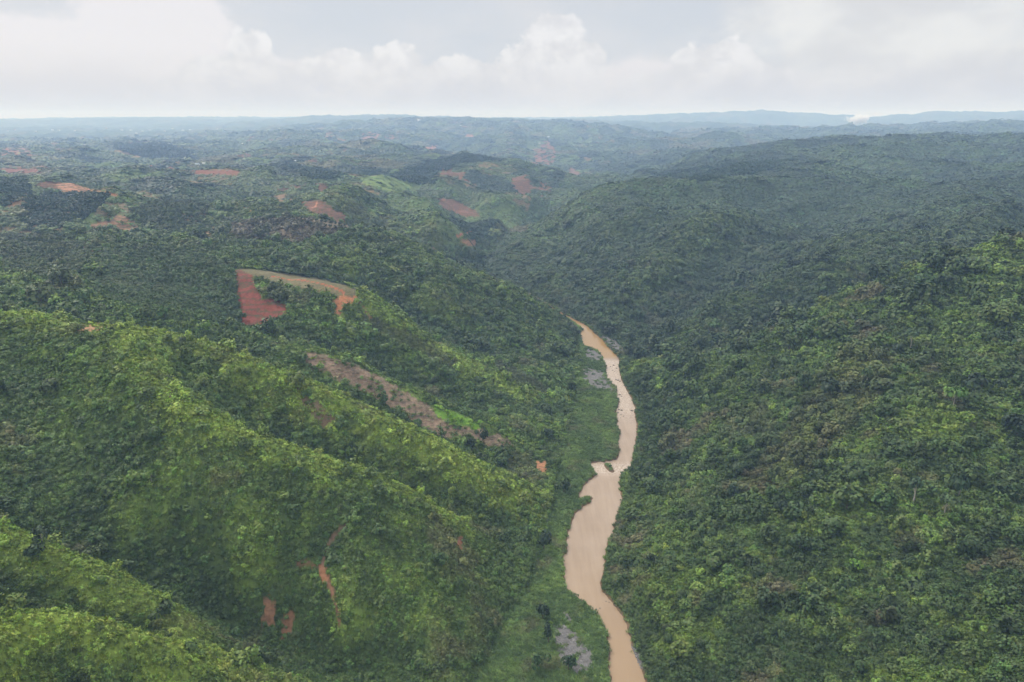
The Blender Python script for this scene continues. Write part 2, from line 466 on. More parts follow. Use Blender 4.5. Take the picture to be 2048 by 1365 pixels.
# valley walls never dip below the flat
Z = np.where(Z < 2.5, 2.5 - (2.5 - Z) * 0.12, Z)
Z = np.maximum(Z, 0.9 + 0.5 * pnoise(X / 9, Yy / 9, 12))
near = (RR < 2900) & (np.abs(AA) < fine) & (X > -140) & (X < 480)
sdv = np.full(Z.shape, 999.0)
xs, ys = X[near], Yy[near]
sdn = poly_sd(xs, ys, RIVER)
# small irregularities of the shore
sdn = sdn + 0.9 * pnoise(xs / 5.0, ys / 5.0, 40) + 0.5 * pnoise(xs / 2.2, ys / 2.2, 41)
# the islet
isl = np.hypot((xs - ISLET[0]) * 0.8 + (ys - ISLET[1]) * 0.12, (ys - ISLET[1]) * 0.30 + (xs - ISLET[0]) * 0.2) - 2.4
sdn = np.maximum(sdn, -isl)
sdv[near] = sdn
zr = Z[near]
fsd = poly_sd(xs, ys, FLAT)
zr = np.minimum(zr, 2.2 + 0.5 * pnoise(xs / 14, ys / 14, 44) + np.maximum(0, fsd) * 0.9)
bank = np.clip(sdn * 0.55, -2.0, 400)
zr = np.where(sdn < 0, np.maximum(bank, -2.0), np.minimum(zr, 0.25 + bank * 1.4 + 0.0))
zr = np.where(sdn >= 0, np.maximum(zr, np.minimum(0.25 + bank, 0.9)), zr)
Z[near] = zr


def ground(x, y):
    return bil(Z, AZ, LR, np.arctan2(x, y), np.log(np.maximum(np.hypot(x, y), 71)))


def river_d(x, y):
    return bil(sdv, AZ, LR, np.arctan2(x, y), np.log(np.maximum(np.hypot(x, y), 71)))


def cast(P):
    """photograph points -> ground points by marching the sight lines over the height field"""
    P = np.atleast_2d(np.array(P, float))
    u, v = (P[:, 0] - 1024) / FPX, (682.5 - P[:, 1]) / FPX
    d = np.stack([u, CS + v * SN, -SN + v * CS], 1)
    d /= np.hypot(d[:, 0], d[:, 1])[:, None]
    out = np.zeros((len(P), 3)); done = np.zeros(len(P), bool)
    r = 90.0; pr = r
    while r < 20000:
        p = d * r; h = ground(p[:, 0], p[:, 1]); z = HCAM + p[:, 2]
        hit = (~done) & (z <= h)
        if hit.any():
            lo = np.full(hit.sum(), pr); hi = np.full(hit.sum(), r)
            dh = d[hit]
            for _ in range(14):
                m = 0.5 * (lo + hi)
                under = HCAM + dh[:, 2] * m <= ground(dh[:, 0] * m, dh[:, 1] * m)
                hi = np.where(under, m, hi); lo = np.where(under, lo, m)
            out[hit] = np.stack([dh[:, 0] * hi, dh[:, 1] * hi, HCAM + dh[:, 2] * hi], 1)
            done |= hit
        pr = r; r *= 1.004
    out[~done] = (d * 15000 + [0, 0, HCAM])[~done]
    return out


# ------------------------------------------------------------------ what grows or lies where: plots on the ground
# name, outline in photograph points (cast onto the ground), soil colour, terrace rows, plant density, plant tint
RED, RED2, ORANGE = (0.165, 0.050, 0.034), (0.150, 0.075, 0.048), (0.37, 0.16, 0.075)
STRAW, PALE = (0.235, 0.165, 0.115), (0.20, 0.15, 0.10)
PLOTS = [
    ('red', [(470, 535), (500, 545), (507, 560), (517, 585), (530, 600), (545, 597), (585, 618), (572, 632), (540, 645), (528, 660), (465, 651), (482, 640), (476, 600)], RED, 0.9, 0.0, None),
    ('strip', [(472, 535), (550, 544), (650, 560), (700, 572), (716, 585), (700, 598), (664, 590), (620, 582), (560, 570), (515, 558)], (0.13, 0.115, 0.06), 0.35, 0.0, None),
    ('orange', [(664, 598), (700, 590), (712, 598), (692, 612), (684, 632), (668, 632), (674, 612)], ORANGE, 0, 0, None),
    ('clear', [(592, 700), (640, 708), (700, 727), (760, 753), (800, 778), (850, 808), (880, 828), (900, 848), (960, 858), (1010, 876), (1032, 892), (1000, 898), (940, 876),
               (890, 880), (850, 856), (800, 826), (740, 790), (690, 765), (640, 742), (610, 722)], STRAW, 0.2, 0.12, None),
    ('meadow', [(862, 812), (900, 822), (962, 848), (955, 860), (900, 846), (872, 830)], (0.10, 0.20, 0.02), 0, 0.0, None),
    ('slip1', [(528, 1196), (550, 1202), (552, 1255), (534, 1250), (516, 1243), (528, 1225)], (0.30, 0.16, 0.085), 0, 0.12, None),
    ('slip2', [(568, 1222), (592, 1222), (584, 1250), (572, 1272), (562, 1285), (563, 1250)], (0.26, 0.14, 0.075), 0, 0.1, None),
    ('slip3', [(1064, 924), (1090, 922), (1098, 945), (1075, 962), (1066, 945)], (0.30, 0.15, 0.08), 0, 0.05, None),
    ('bare', [(632, 1130), (650, 1128), (655, 1150), (660, 1168), (650, 1166), (640, 1148)], (0.33, 0.16, 0.085), 0, 0, None),
    ('bare', [(915, 1068), (930, 1072), (925, 1100), (916, 1096)], (0.24, 0.11, 0.06), 0, 0.1, None),
    ('crown', [(140, 652), (185, 646), (228, 645), (232, 656), (190, 664), (155, 668)], (0.30, 0.18, 0.10), 0, 0.1, None),
    ('gully_soil', [(590, 775), (625, 795), (668, 835), (668, 858), (640, 850), (600, 800)], (0.17, 0.12, 0.07), 0, 0.5, None),
    ('gravel', [(1108, 1250), (1130, 1251), (1156, 1270), (1160, 1285), (1186, 1310), (1182, 1338), (1150, 1345), (1124, 1322), (1112, 1290)], (0.125, 0.12, 0.115), 0, 0.02, None),
    ('gravel', [(1125, 1224), (1140, 1228), (1146, 1242), (1132, 1238)], (0.125, 0.12, 0.115), 0, 0.0, None),
    ('gravel', [(1172, 698), (1195, 702), (1206, 714), (1200, 722), (1172, 716)], (0.125, 0.12, 0.115), 0, 0.02, None),
    ('gravel', [(1166, 735), (1205, 742), (1222, 770), (1228, 785), (1190, 775), (1165, 760)], (0.125, 0.12, 0.115), 0, 0.15, None),
    ('gravel', [(1202, 672), (1220, 674), (1244, 692), (1246, 706), (1228, 698)], (0.125, 0.12, 0.115), 0, 0.1, None),
    ('gravel', [(1262, 1290), (1276, 1300), (1290, 1335), (1282, 1340), (1266, 1312)], (0.125, 0.12, 0.115), 0, 0.2, None),
    ('far', [(598, 404), (640, 400), (694, 434), (690, 447), (650, 438), (618, 430)], RED2, 1, 0, None),
    ('far', [(872, 398), (900, 396), (950, 420), (962, 433), (930, 434), (884, 418)], RED2, 1, 0, None),
    ('far', [(1088, 280), (1104, 278), (1100, 292), (1122, 300), (1110, 322), (1090, 342), (1060, 325), (1078, 300)], (0.18, 0.085, 0.05), 0.4, 0.15, None),
    ('far', [(1136, 333), (1150, 336), (1165, 348), (1155, 359), (1135, 350)], RED2, 0.4, 0, None),
    ('far', [(1146, 310), (1190, 318), (1235, 328), (1200, 330), (1150, 320)], (0.16, 0.11, 0.055), 0.4, 0.3, None),
    ('far', [(68, 364), (110, 362), (120, 372), (112, 382), (75, 376)], RED2, 1, 0, None),
    ('far', [(114, 364), (150, 368), (190, 381), (150, 386), (114, 384)], (0.33, 0.17, 0.10), 1, 0, None),
    ('far', [(190, 381), (240, 386), (240, 392), (200, 390)], (0.30, 0.15, 0.08), 0, 0, None),
    ('far', [(0, 336), (80, 339), (92, 348), (0, 348)], (0.19, 0.085, 0.06), 0.4, 0, None),
    ('far', [(375, 340), (478, 341), (474, 350), (392, 350)], (0.19, 0.085, 0.055), 0.3, 0, None),
    ('far', [(0, 296), (63, 297), (63, 311), (0, 312)], (0.24, 0.12, 0.08), 0.3, 0.1, None),
    ('far', [(178, 452), (232, 430), (254, 432), (280, 457), (268, 464), (180, 465)], (0.21, 0.12, 0.07), 1, 0.12, None),
    ('far', [(190, 412), (230, 402), (280, 408), (262, 425), (190, 435)], (0.15, 0.12, 0.075), 1, 0.3, None),
    ('far', [(360, 430), (412, 428), (412, 440), (372, 441)], (0.21, 0.14, 0.08), 1, 0.2, None),
    ('far', [(404, 464), (424, 464), (426, 476), (408, 473)], ORANGE, 0, 0, None),
    ('far', [(160, 494), (205, 496), (200, 503), (160, 503)], (0.27, 0.14, 0.08), 0, 0.2, None),
    ('far', [(842, 490), (862, 496), (900, 520), (892, 522), (850, 500)], (0.24, 0.085, 0.05), 0, 0, None),
    ('far', [(916, 477), (953, 480), (952, 493), (926, 492)], (0.22, 0.12, 0.065), 0.5, 0.05, None),
    ('far', [(912, 470), (944, 460), (944, 463), (915, 475)], (0.26, 0.10, 0.06), 0, 0, None),
    ('far', [(842, 296), (878, 290), (880, 296), (850, 306)], (0.26, 0.12, 0.08), 0, 0, None),
    ('far', [(730, 262), (790, 270), (800, 280), (715, 283)], (0.22, 0.12, 0.08), 0, 0.3, None),
    ('far', [(930, 268), (948, 270), (945, 276), (928, 276)], (0.24, 0.12, 0.08), 0, 0, None),
    ('far', [(642, 264), (690, 280), (682, 284), (645, 272)], (0.22, 0.13, 0.08), 0, 0.2, None),
    ('far', [(212, 300), (245, 302), (290, 314), (240, 312)], (0.22, 0.15, 0.08), 0, 0.1, None),
    ('far', [(925, 365), (960, 368), (958, 378), (925, 376)], (0.17, 0.125, 0.07), 0.6, 0.1, None),
    ('far', [(528, 394), (575, 388), (600, 400), (560, 405)], (0.19, 0.13, 0.08), 0, 0.2, None),
    ('far', [(478, 416), (500, 414), (503, 424), (484, 425)], (0.33, 0.17, 0.10), 0, 0.05, None),
    ('far', [(770, 384), (782, 364), (798, 362), (788, 366), (778, 386)], (0.30, 0.19, 0.11), 0, 0.0, None),
    ('far', [(0, 420), (50, 385), (66, 390), (35, 414), (0, 440)], (0.20, 0.125, 0.07), 0, 0.2, None),
    ('orchard', [(602, 436), (650, 440), (740, 458), (745, 466), (690, 462), (600, 452)], (0.15, 0.125, 0.085), 0, 0.0, None),
    ('scrub', [(462, 447), (520, 440), (600, 440), (690, 462), (600, 490), (520, 480), (470, 478)], (0.15, 0.12, 0.085), 0, 0.55, (0.085, 0.082, 0.05)),
    ('lime', [(700, 353), (760, 352), (815, 365), (830, 372), (800, 384), (770, 386), (745, 376)], (0.12, 0.17, 0.055), 0, 0.1, (0.10, 0.16, 0.045)),
    ('lime', [(200, 350), (330, 342), (330, 352), (240, 366)], (0.1, 0.14, 0.05), 0, 0.6, (0.09, 0.14, 0.045)),
    ('rubber', [(50, 398), (80, 388), (215, 386), (214, 398), (180, 430), (120, 458), (56, 463), (46, 430)], None, 0, 1.0, (0.020, 0.042, 0.022)),
    ('rubber', [(0, 356), (50, 356), (66, 385), (10, 415), (0, 417)], None, 0, 1.0, (0.020, 0.045, 0.022)),
    ('rubber', [(218, 289), (330, 289), (386, 305), (376, 317), (300, 317), (240, 302)], None, 0, 1.0, (0.018, 0.040, 0.024)),
    ('rubber', [(775, 352), (845, 330), (905, 308), (1000, 312), (1008, 322), (930, 325), (880, 345), (870, 366), (840, 370), (790, 358)], None, 0, 1.0, (0.020, 0.045, 0.024)),
    ('rubber', [(575, 330), (640, 338), (686, 350), (670, 360), (620, 358)], None, 0, 1.0, (0.024, 0.052, 0.026)),
    ('rubber', [(1300, 350), (1440, 330), (1600, 318), (1520, 345), (1400, 362)], None, 0, 1.0, (0.024, 0.052, 0.024)),
    ('coffee', [(200, 500), (320, 490), (470, 530), (482, 640), (430, 655), (330, 640), (180, 590)], None, 0, 1.0, (0.040, 0.070, 0.034)),
    ('coffee', [(0, 470), (120, 470), (200, 500), (160, 560), (0, 560)], None, 0, 1.0, (0.052, 0.068, 0.036)),
    ('coffee', [(260, 425), (330, 395), (420, 410), (400, 450), (340, 470), (290, 455)], None, 0, 1.0, (0.038, 0.055, 0.034)),
    ('coffee', [(700, 620), (760, 640), (860, 690), (930, 735), (900, 735), (800, 690), (740, 660)], None, 0, 0.9, (0.066, 0.066, 0.040)),
    ('coffee', [(980, 720), (1060, 750), (1110, 790), (1070, 790), (990, 750)], None, 0, 0.95, (0.055, 0.058, 0.040)),
    ('vivid', [(865, 812), (905, 822), (965, 850), (955, 862), (905, 850), (875, 832)], None, 0, 0.3, (0.15, 0.27, 0.03)),
    ('dry', [(1640, 760), (1740, 690), (1800, 700), (1760, 800), (1640, 930), (1560, 1000), (1480, 980), (1560, 880)], None, 0, 1, (0.115, 0.105, 0.052)),
    ('dry', [(1440, 830), (1540, 800), (1560, 860), (1460, 890)], None, 0, 1, (0.085, 0.075, 0.048)),
    ('dry', [(1790, 1060), (1850, 1065), (1840, 1110), (1790, 1100)], None, 0, 1, (0.14, 0.125, 0.06)),
    ('dry', [(1000, 900), (1060, 910), (1090, 960), (1070, 975), (1020, 950)], None, 0, 1, (0.105, 0.095, 0.055)),
]
def densify(poly, step=12):
    out = []
    for i, a in enumerate(poly):
        b = poly[(i + 1) % len(poly)]
        k = max(1, int(math.hypot(b[0] - a[0], b[1] - a[1]) / step))
        for j in range(k):
            out.append((a[0] + (b[0] - a[0]) * j / k, a[1] + (b[1] - a[1]) * j / k))
    return out


def project(x, y, z):
    d = z - HCAM
    k = y * CS - d * SN
    k = np.where(k < 1, 1e-3, k)
    return 1024 + FPX * x / k, 682.5 - FPX * (d * CS + y * SN) / k


PW = []
for name, poly, soil, terr, dens, tint in PLOTS:
    # the plot lies where its outline meets the ground: sight lines through its inside give its extent in depth
    pp = np.array(poly, float); lo, hi = pp.min(0), pp.max(0)
    qx, qy = np.meshgrid(np.linspace(lo[0], hi[0], 14), np.linspace(lo[1], hi[1], 12))
    qx, qy = qx.ravel(), qy.ravel(); m = in_poly(qx, qy, poly)
    if m.sum() < 3: qx, qy, m = pp[:, 0], pp[:, 1], np.ones(len(pp), bool)
    g = cast(np.stack([qx[m], qy[m]], 1)); rr = np.sort(np.hypot(g[:, 0], g[:, 1]))
    med = np.median(rr); rr = rr[(rr > med * 0.75) & (rr < med * 1.35)]
    aa = np.arctan2(g[:, 0], g[:, 1])
    PW.append((name, poly, soil, terr, dens, tint, rr[0] * 0.985, rr[-1] * 1.015, aa.min() - 0.03, aa.max() + 0.03))

PATHS = [([(705, 1030), (690, 1050), (662, 1078), (652, 1105), (646, 1130)], 1.0, (0.17, 0.11, 0.07)),
         ([(655, 1160), (668, 1190), (674, 1215), (680, 1245)], 1.1, (0.24, 0.13, 0.075)),
         ([(595, 1130), (620, 1128), (640, 1132)], 0.9, (0.22, 0.12, 0.07)),
         ([(345, 735), (352, 765), (340, 800), (330, 815)], 0.8, (0.10, 0.075, 0.045)),
         ([(545, 553), (600, 560), (650, 570), (690, 588)], 1.5, (0.30, 0.10, 0.05)),
         ([(410, 470), (440, 450), (470, 425), (490, 405), (540, 384)], 2.0, (0.28, 0.20, 0.11)),
         ([(600, 418), (628, 415), (634, 403)], 1.6, (0.34, 0.15, 0.08)),
         ([(1060, 327), (1090, 330), (1130, 330)], 3, (0.3, 0.2, 0.13)),
         ([(712, 600), (735, 625), (742, 636)], 1.2, (0.24, 0.14, 0.085)),
         ([(820, 470), (860, 490), (905, 520)], 1.4, (0.2, 0.11, 0.07)),
         ([(1190, 590), (1180, 600)], 1.0, (0.2, 0.11, 0.07))]
PATHW = [(cast(densify(p, 8)[:-max(1, 0)] if False else p)[:, :2], w, col) for p, w, col in PATHS]


def plot_fields(x, y, z):
    """density, tint override, soil colour, terrace weight at ground points"""
    n = len(x)
    dens = np.ones(n); tint = np.zeros((n, 3)); tw = np.zeros(n)
    soil = np.zeros((n, 3)); sw = np.zeros(n); terr = np.zeros(n); kind = np.zeros(n, int)
    r = np.hypot(x, y)
    az = np.arctan2(x, y)
    # smallholdings scattered over the country left of the gorge
    cx_, cy_ = np.floor(x / 150 + 0.35 * pnoise(x / 190, y / 190, 95)), np.floor(y / 260 + 0.35 * pnoise(x / 190, y / 190, 96))
    h = _hash(cx_, cy_, 197) / (2 * math.pi)
    ok = (y > 1120) & (x < np.interp(y, [1120, 1250, 2500, 9000], [-260, -160, 150, 1500])) & (r < 9500)
    ex, ey = (x / 150) % 1, (y / 260) % 1
    m = ok & (h < 0.070) & (pnoise(x / 60, y / 60, 198) > -0.25)
    dens[m] = 0.10; soil[m] = RED2; sw[m] = 1; terr[m] = 1
    m = ok & (h > 0.070) & (h < 0.16) & (pnoise(x / 60, y / 60, 199) > -0.3)
    dens[m] = 0.3; soil[m] = (0.15, 0.115, 0.065); sw[m] = 1; terr[m] = 1; tint[m] = (0.09, 0.12, 0.045); tw[m] = 1
    m = ok & (h > 0.16) & (h < 0.29)
    dens[m] = 0.35; soil[m] = (0.085, 0.125, 0.045); sw[m] = 1; terr[m] = 0.5; tint[m] = (0.085, 0.135, 0.045); tw[m] = 1
    m = ok & (h > 0.85)
    tint[m] = (0.022, 0.046, 0.024); tw[m] = 1
    ppx, ppy = project(x, y, z)
    js = 1 + 1.6 * (r < 800)
    ppx = ppx + js * (2.2 * pnoise(x / (r * .008 + .5), y / (r * .008 + .5), 60) + 1.6 * pnoise(x / 2.1, y / 2.1, 62)); ppy = ppy + js * (1.4 * pnoise(x / (r * .008 + .5), y / (r * .008 + .5), 61) + 1.0 * pnoise(x / 2.1, y / 2.1, 63))
    for name, poly, so, te, de, ti, r0, r1, a0, a1 in PW:
        m = np.where((r > r0) & (r < r1) & (az > a0) & (az < a1))[0]
        if not len(m): continue
        m = m[in_poly(ppx[m], ppy[m], poly)]
        dens[m] = de
        if ti: tint[m] = ti; tw[m] = 0.4 if name == 'dry' else (0.6 if name == 'coffee' else 1)
        if so: soil[m] = so; sw[m] = 1; terr[m] = te
        kind[m] = {'gravel': 1, 'clear': 2, 'meadow': 3, 'rubber': 4, 'coffee': 5}.get(name, 0)
    for line, w, col in PATHW:
        for a, b in zip(line[:-1], line[1:]):
            lo, hi = np.minimum(a, b) - 4, np.maximum(a, b) + 4
            m = np.where((x > lo[0]) & (x < hi[0]) & (y > lo[1]) & (y < hi[1]))[0]
            if not len(m): continue
            e = b - a; L = e @ e
            t = np.clip(((x[m] - a[0]) * e[0] + (y[m] - a[1]) * e[1]) / L, 0, 1)
            d = np.hypot(x[m] - a[0] - t * e[0], y[m] - a[1] - t * e[1])
            d = d * (1 + 0.5 * pnoise(x[m] / 4, y[m] / 4, 77))
            q = m[d < w]
            dens[q] = 0; soil[q] = col; sw[q] = 1; terr[q] = 0
    return dens, tint, tw, soil, sw, terr, kind


def convexity(x, y):
    r = np.hypot(x, y); h = ground(x, y)
    bs = lambda u, w: bil(BASE, AZ, LR, np.arctan2(u, w), np.log(np.maximum(np.hypot(u, w), 71)))
    out = 0
    for fn, h0, f, wgt in ((ground, h, 0.03, 0.25), (bs, bs(x, y), 0.045, 0.85)):
        d = np.clip(r * f, 9, 160)
        m = sum(fn(x + d * math.cos(a), y + d * math.sin(a)) for a in np.arange(6) * math.pi / 3) / 6
        out = out + wgt * (h0 - m) / d
    return out


# open crests of the left hills carry pale grass and cane: centre line, half width
CRESTS = [([(0, 633, 523), (100, 640, 510), (150, 655, 505), (230, 648, 502), (320, 662, 505), (400, 680, 511), (500, 717, 505), (600, 758, 501), (700, 803, 495), (800, 850, 489),
            (900, 905, 482), (1000, 960, 477), (1060, 1000, 479)], 20, 1.0),
          ([(230, 655, 492), (280, 720, 450), (350, 798, 414), (420, 838, 406), (480, 868, 403), (600, 905, 404), (740, 945, 413), (830, 985, 415), (900, 1030, 415)], 13, 1.0),
          ([(-300, 1020, 285), (0, 1057, 287), (130, 1110, 284), (250, 1165, 280), (350, 1230, 275), (450, 1320, 270), (560, 1372, 272)], 15, 0.7),
          ([(-300, 1200, 215), (0, 1237, 220), (150, 1230, 234), (250, 1258, 240), (350, 1288, 252), (440, 1322, 266), (500, 1350, 268)], 17, 1.0),
          ([(0, 1300, 205), (70, 1370, 208)], 9, 1.0),
          ([(705, 580, 765), (760, 612, 755), (850, 682, 740), (960, 746, 720), (1040, 785, 702)], 14, 0.8),
          ([(960, 345, 2200), (1000, 378, 2020), (1035, 415, 1880), (1060, 448, 1780)], 16, 0.5), ([(1000, 317, 2460), (1085, 342, 2340), (1160, 376, 2200)], 18, 0.4),
          ([(850, 385, 1950), (905, 397, 1900), (950, 425, 1780), (1000, 462, 1660), (1030, 487, 1590)], 14, 0.5), ([(700, 357, 1800), (760, 354, 1850), (830, 372, 1700)], 16, 0.6),
          ([(200, 350, 1900), (330, 344, 1950), (450, 346, 1950)], 22, 0.5), ([(480, 407, 1420), (540, 380, 1540), (600, 390, 1500), (640, 405, 1450)], 15, 0.7),
          ([(600, 436, 1230), (740, 461, 1180), (820, 487, 1120)], 10, 0.4), ([(-60, 460, 1250), (60, 400, 1450), (110, 366, 1700)], 14, 0.6),
          ([(640, 302, 2900), (730, 287, 2950), (800, 300, 2850)], 30, 0.35), ([(215, 388, 1340), (280, 395, 1300), (400, 392, 1400), (460, 400, 1430)], 9, 0.5),
          ([(820, 487, 1120), (880, 512, 1060), (950, 553, 1025), (1040, 588, 1012), (1090, 612, 1018)], 10, 0.5)]
CRESTS = [([c(p[0], p[1], Y=far_y(p[2]))[:2] for p in l], w, k) for l, w, k in CRESTS]


def tint_field(x, y, z):
    """leaf colour of the vegetation at ground points"""
    n = len(x); r = np.hypot(x, y)
    cv = convexity(x, y)
    n1 = fbm(x, y, 120, 3, 80); n2 = fbm(x, y, 38, 3, 81); n3 = fbm(x, y, 13, 2, 82); n4 = fbm(x, y, 60, 3, 90)
    deep = np.array((0.040, 0.068, 0.021)); mid = np.array((0.076, 0.124, 0.030)); lush = np.array((0.115, 0.180, 0.034))
    lime = np.array((0.175, 0.245, 0.040)); dry = np.array((0.120, 0.105, 0.060)); slate = np.array((0.040, 0.066, 0.032))
    leftb = (x < river_x(y)).astype(float)
    nearw = 1 - sstep(r, 600, 1500)
    a = np.maximum(sstep(n1 * 0.6 + n2 * 0.7 + n3 * 0.5, -0.65, 0.6), 0.55 * leftb)[:, None]
    col = deep * (1 - a) + mid * a
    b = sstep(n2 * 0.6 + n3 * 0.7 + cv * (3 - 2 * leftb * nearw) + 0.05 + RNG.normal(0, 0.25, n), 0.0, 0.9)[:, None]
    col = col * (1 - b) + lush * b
    nearw = 1 - sstep(r, 600, 1500)
    l = (0.35 - 0.22 * leftb * (1 - sstep(r, 500, 900)) + 0.15 * leftb * sstep(r, 900, 1400)) * sstep(cv * (8 + 6 * sstep(r, 900, 1400)) + n2 * 0.35 + n3 * 0.45 + RNG.normal(0, 0.22, n), 0.55, 1.6)  # pale growth on convex ground, strengthened far off to paint relief into the colour
    m = np.where((r < 5500) & (y > 120) & (x < np.interp(y, [0, 1000, 2000, 3500], [110, 110, 160, 500])))[0]
    xm, ym = x[m], y[m]; jit = RNG.normal(0, 0.16, len(m)); lm = np.zeros(len(m))
    for line, w, k in CRESTS:
        d = np.full(len(m), 1e9)
        for (ax, ay), (bx, by) in zip(line[:-1], line[1:]):
            ex, ey = bx - ax, by - ay
            t = np.clip(((xm - ax) * ex + (ym - ay) * ey) / (ex * ex + ey * ey), 0, 1)
            d = np.minimum(d, np.hypot(xm - ax - t * ex, ym - ay - t * ey))
        lm = np.maximum(lm, k * sstep(1 - d / (w * 2.0) + 0.38 * n3[m] + 0.28 * n2[m] + jit, 0.12, 0.95))
    l[m] = np.maximum(l[m], lm * 0.92)
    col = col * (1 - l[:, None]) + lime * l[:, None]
    g = sstep(-cv * (9 + 7 * sstep(r, 900, 1400)) + 0.2 * n3 + RNG.normal(0, 0.15, n), 0.15, 1.1)[:, None] * (0.62 - 0.22 * leftb * (1 - sstep(r, 500, 900)))[:, None]  # darker gully woods; tint deepened far off to paint in the shade of hollows
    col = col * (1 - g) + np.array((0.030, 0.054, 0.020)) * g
    # withered patches
    w = sstep(n4 + n3 * 0.35, 0.38, 0.85) * (0.45 + 0.35 * (1 - leftb)) * (1 - 0.75 * (1 - leftb) * sstep(y, 1000, 1600))
    col = col * (1 - w[:, None]) + dry * w[:, None]
    col = col * (1.10 + 0.22 * (leftb * nearw))[:, None]
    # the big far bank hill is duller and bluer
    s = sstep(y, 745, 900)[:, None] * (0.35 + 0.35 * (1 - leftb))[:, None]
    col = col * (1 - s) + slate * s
    # patchwork of plots on the plateau
    cx_, cy_ = np.floor(x / 170 + 0.6 * pnoise(x / 260, y / 260, 95)), np.floor(y / 240 + 0.6 * pnoise(x / 260, y / 260, 96))
    h = _hash(cx_, cy_, 97) / (2 * math.pi)
    h = np.where((leftb < 1) & (y < 4500), h * 0.58, h)
    f = sstep(r, 1200, 2000) * 0.75
    pc = np.where((h < 0.3)[:, None], np.array((0.028, 0.052, 0.030)), np.where((h < 0.6)[:, None], np.array((0.05, 0.085, 0.035)),
         np.where((h < 0.85)[:, None], np.array((0.075, 0.11, 0.042)), np.array((0.12, 0.115, 0.06)))))
    col = col * (1 - f[:, None]) + pc * f[:, None]
    return col, cv


_ry = np.array([-300, 100, 240, 305, 428, 558, 710, 844, 1060, 1230, 1420, 1550, 1800, 2080, 2600, 30000])
_rx = np.array([50, 70, 68, 60, 55, 68, 92, 102, 75, 10, -62, -58, 15, 130, 420, 420])
def river_x(y): return np.interp(y, _ry, _rx)


# ------------------------------------------------------------------ materials
def new_mat(name):
    m = bpy.data.materials.new(name); m.use_nodes = True
    return m, m.node_tree.nodes, m.node_tree.links, m.node_tree.nodes['Principled BSDF']


def n_noise(N, L, vec, scale, detail=3, rough=0.55):
    t = N.new('ShaderNodeTexNoise'); t.inputs['Scale'].default_value = scale
    t.inputs['Detail'].default_value = detail; t.inputs['Roughness'].default_value = rough
    if vec is not None: L.new(vec, t.inputs['Vector'])
    return t.outputs['Fac']


def n_math(N, L, op, a, b=None, clamp=False):
    t = N.new('ShaderNodeMath'); t.operation = op; t.use_clamp = clamp
    for i, v in enumerate((a, b)):
        if v is None: continue
        if isinstance(v, (int, float)): t.inputs[i].default_value = v
        else: L.new(v, t.inputs[i])
    return t.outputs[0]


def n_mix(N, L, f, a, b, mode='MIX'):
    t = N.new('ShaderNodeMix'); t.data_type = 'RGBA'; t.blend_type = mode
    for s, v in ((t.inputs[0], f), (t.inputs[6], a), (t.inputs[7], b)):
        if isinstance(v, (int, float)): s.default_value = v
        elif isinstance(v, tuple): s.default_value = (*v, 1)
        else: L.new(v, s)
    return t.outputs[2]


def n_range(N, L, v, a, b, c_=0.0, d=1.0):
    t = N.new('ShaderNodeMapRange'); L.new(v, t.inputs[0])
    for i, q in enumerate((a, b, c_, d)): t.inputs[1 + i].default_value = q
    return t.outputs[0]


def ground_material():
    m, N, L, B = new_mat('ground_soil_and_undergrowth')
    geo = N.new('ShaderNodeNewGeometry'); pos = geo.outputs['Position']
    at = N.new('ShaderNodeAttribute'); at.attribute_name = 'surface'
    te = N.new('ShaderNodeAttribute'); te.attribute_name = 'terrace'
    a = n_noise(N, L, pos, 0.35, 5, 0.65)
    b = n_noise(N, L, pos, 0.045, 4, 0.6)
    k = n_math(N, L, 'ADD', n_range(N, L, a, 0.3, 0.7, 0.62, 1.25), n_range(N, L, b, 0.3, 0.7, -0.15, 0.15))
    vm = N.new('ShaderNodeVectorMath'); vm.operation = 'SCALE'; L.new(at.outputs['Color'], vm.inputs[0]); L.new(k, vm.inputs['Scale'])
    # planting rows and terraces follow the contour
    sep = N.new('ShaderNodeSeparateXYZ'); L.new(pos, sep.inputs[0])
    wob = n_math(N, L, 'MULTIPLY', n_math(N, L, 'SUBTRACT', b, 0.5), 13.0)
    zz = n_math(N, L, 'ADD', sep.outputs[2], wob)
    s = n_math(N, L, 'SINE', n_math(N, L, 'MULTIPLY', zz, 1.35))
    rowc = n_mix(N, L, 0.5, vm.outputs[0], (0.035, 0.045, 0.018))
    rows = n_math(N, L, 'MULTIPLY', n_range(N, L, s, -0.1, 0.5, 0, 1), te.outputs['Fac'], True)
    weed = n_mix(N, L, n_range(N, L, a, 0.35, 0.6, 0, 1), (0.045, 0.065, 0.025), (0.09, 0.06, 0.035))
    col = n_mix(N, L, n_math(N, L, 'MULTIPLY', rows, 0.85), vm.outputs[0], n_mix(N, L, n_range(N, L, a, 0.4, 0.6), weed, rowc))
    L.new(col, B.inputs['Base Color'])
    B.inputs['Roughness'].default_value = 0.95
    B.inputs['Specular IOR Level'].default_value = 0.15
    bp = N.new('ShaderNodeBump'); bp.inputs['Strength'].default_value = 0.6; bp.inputs['Distance'].default_value = 0.8
    L.new(a, bp.inputs['Height']); L.new(bp.outputs[0], B.inputs['Normal'])
    return m


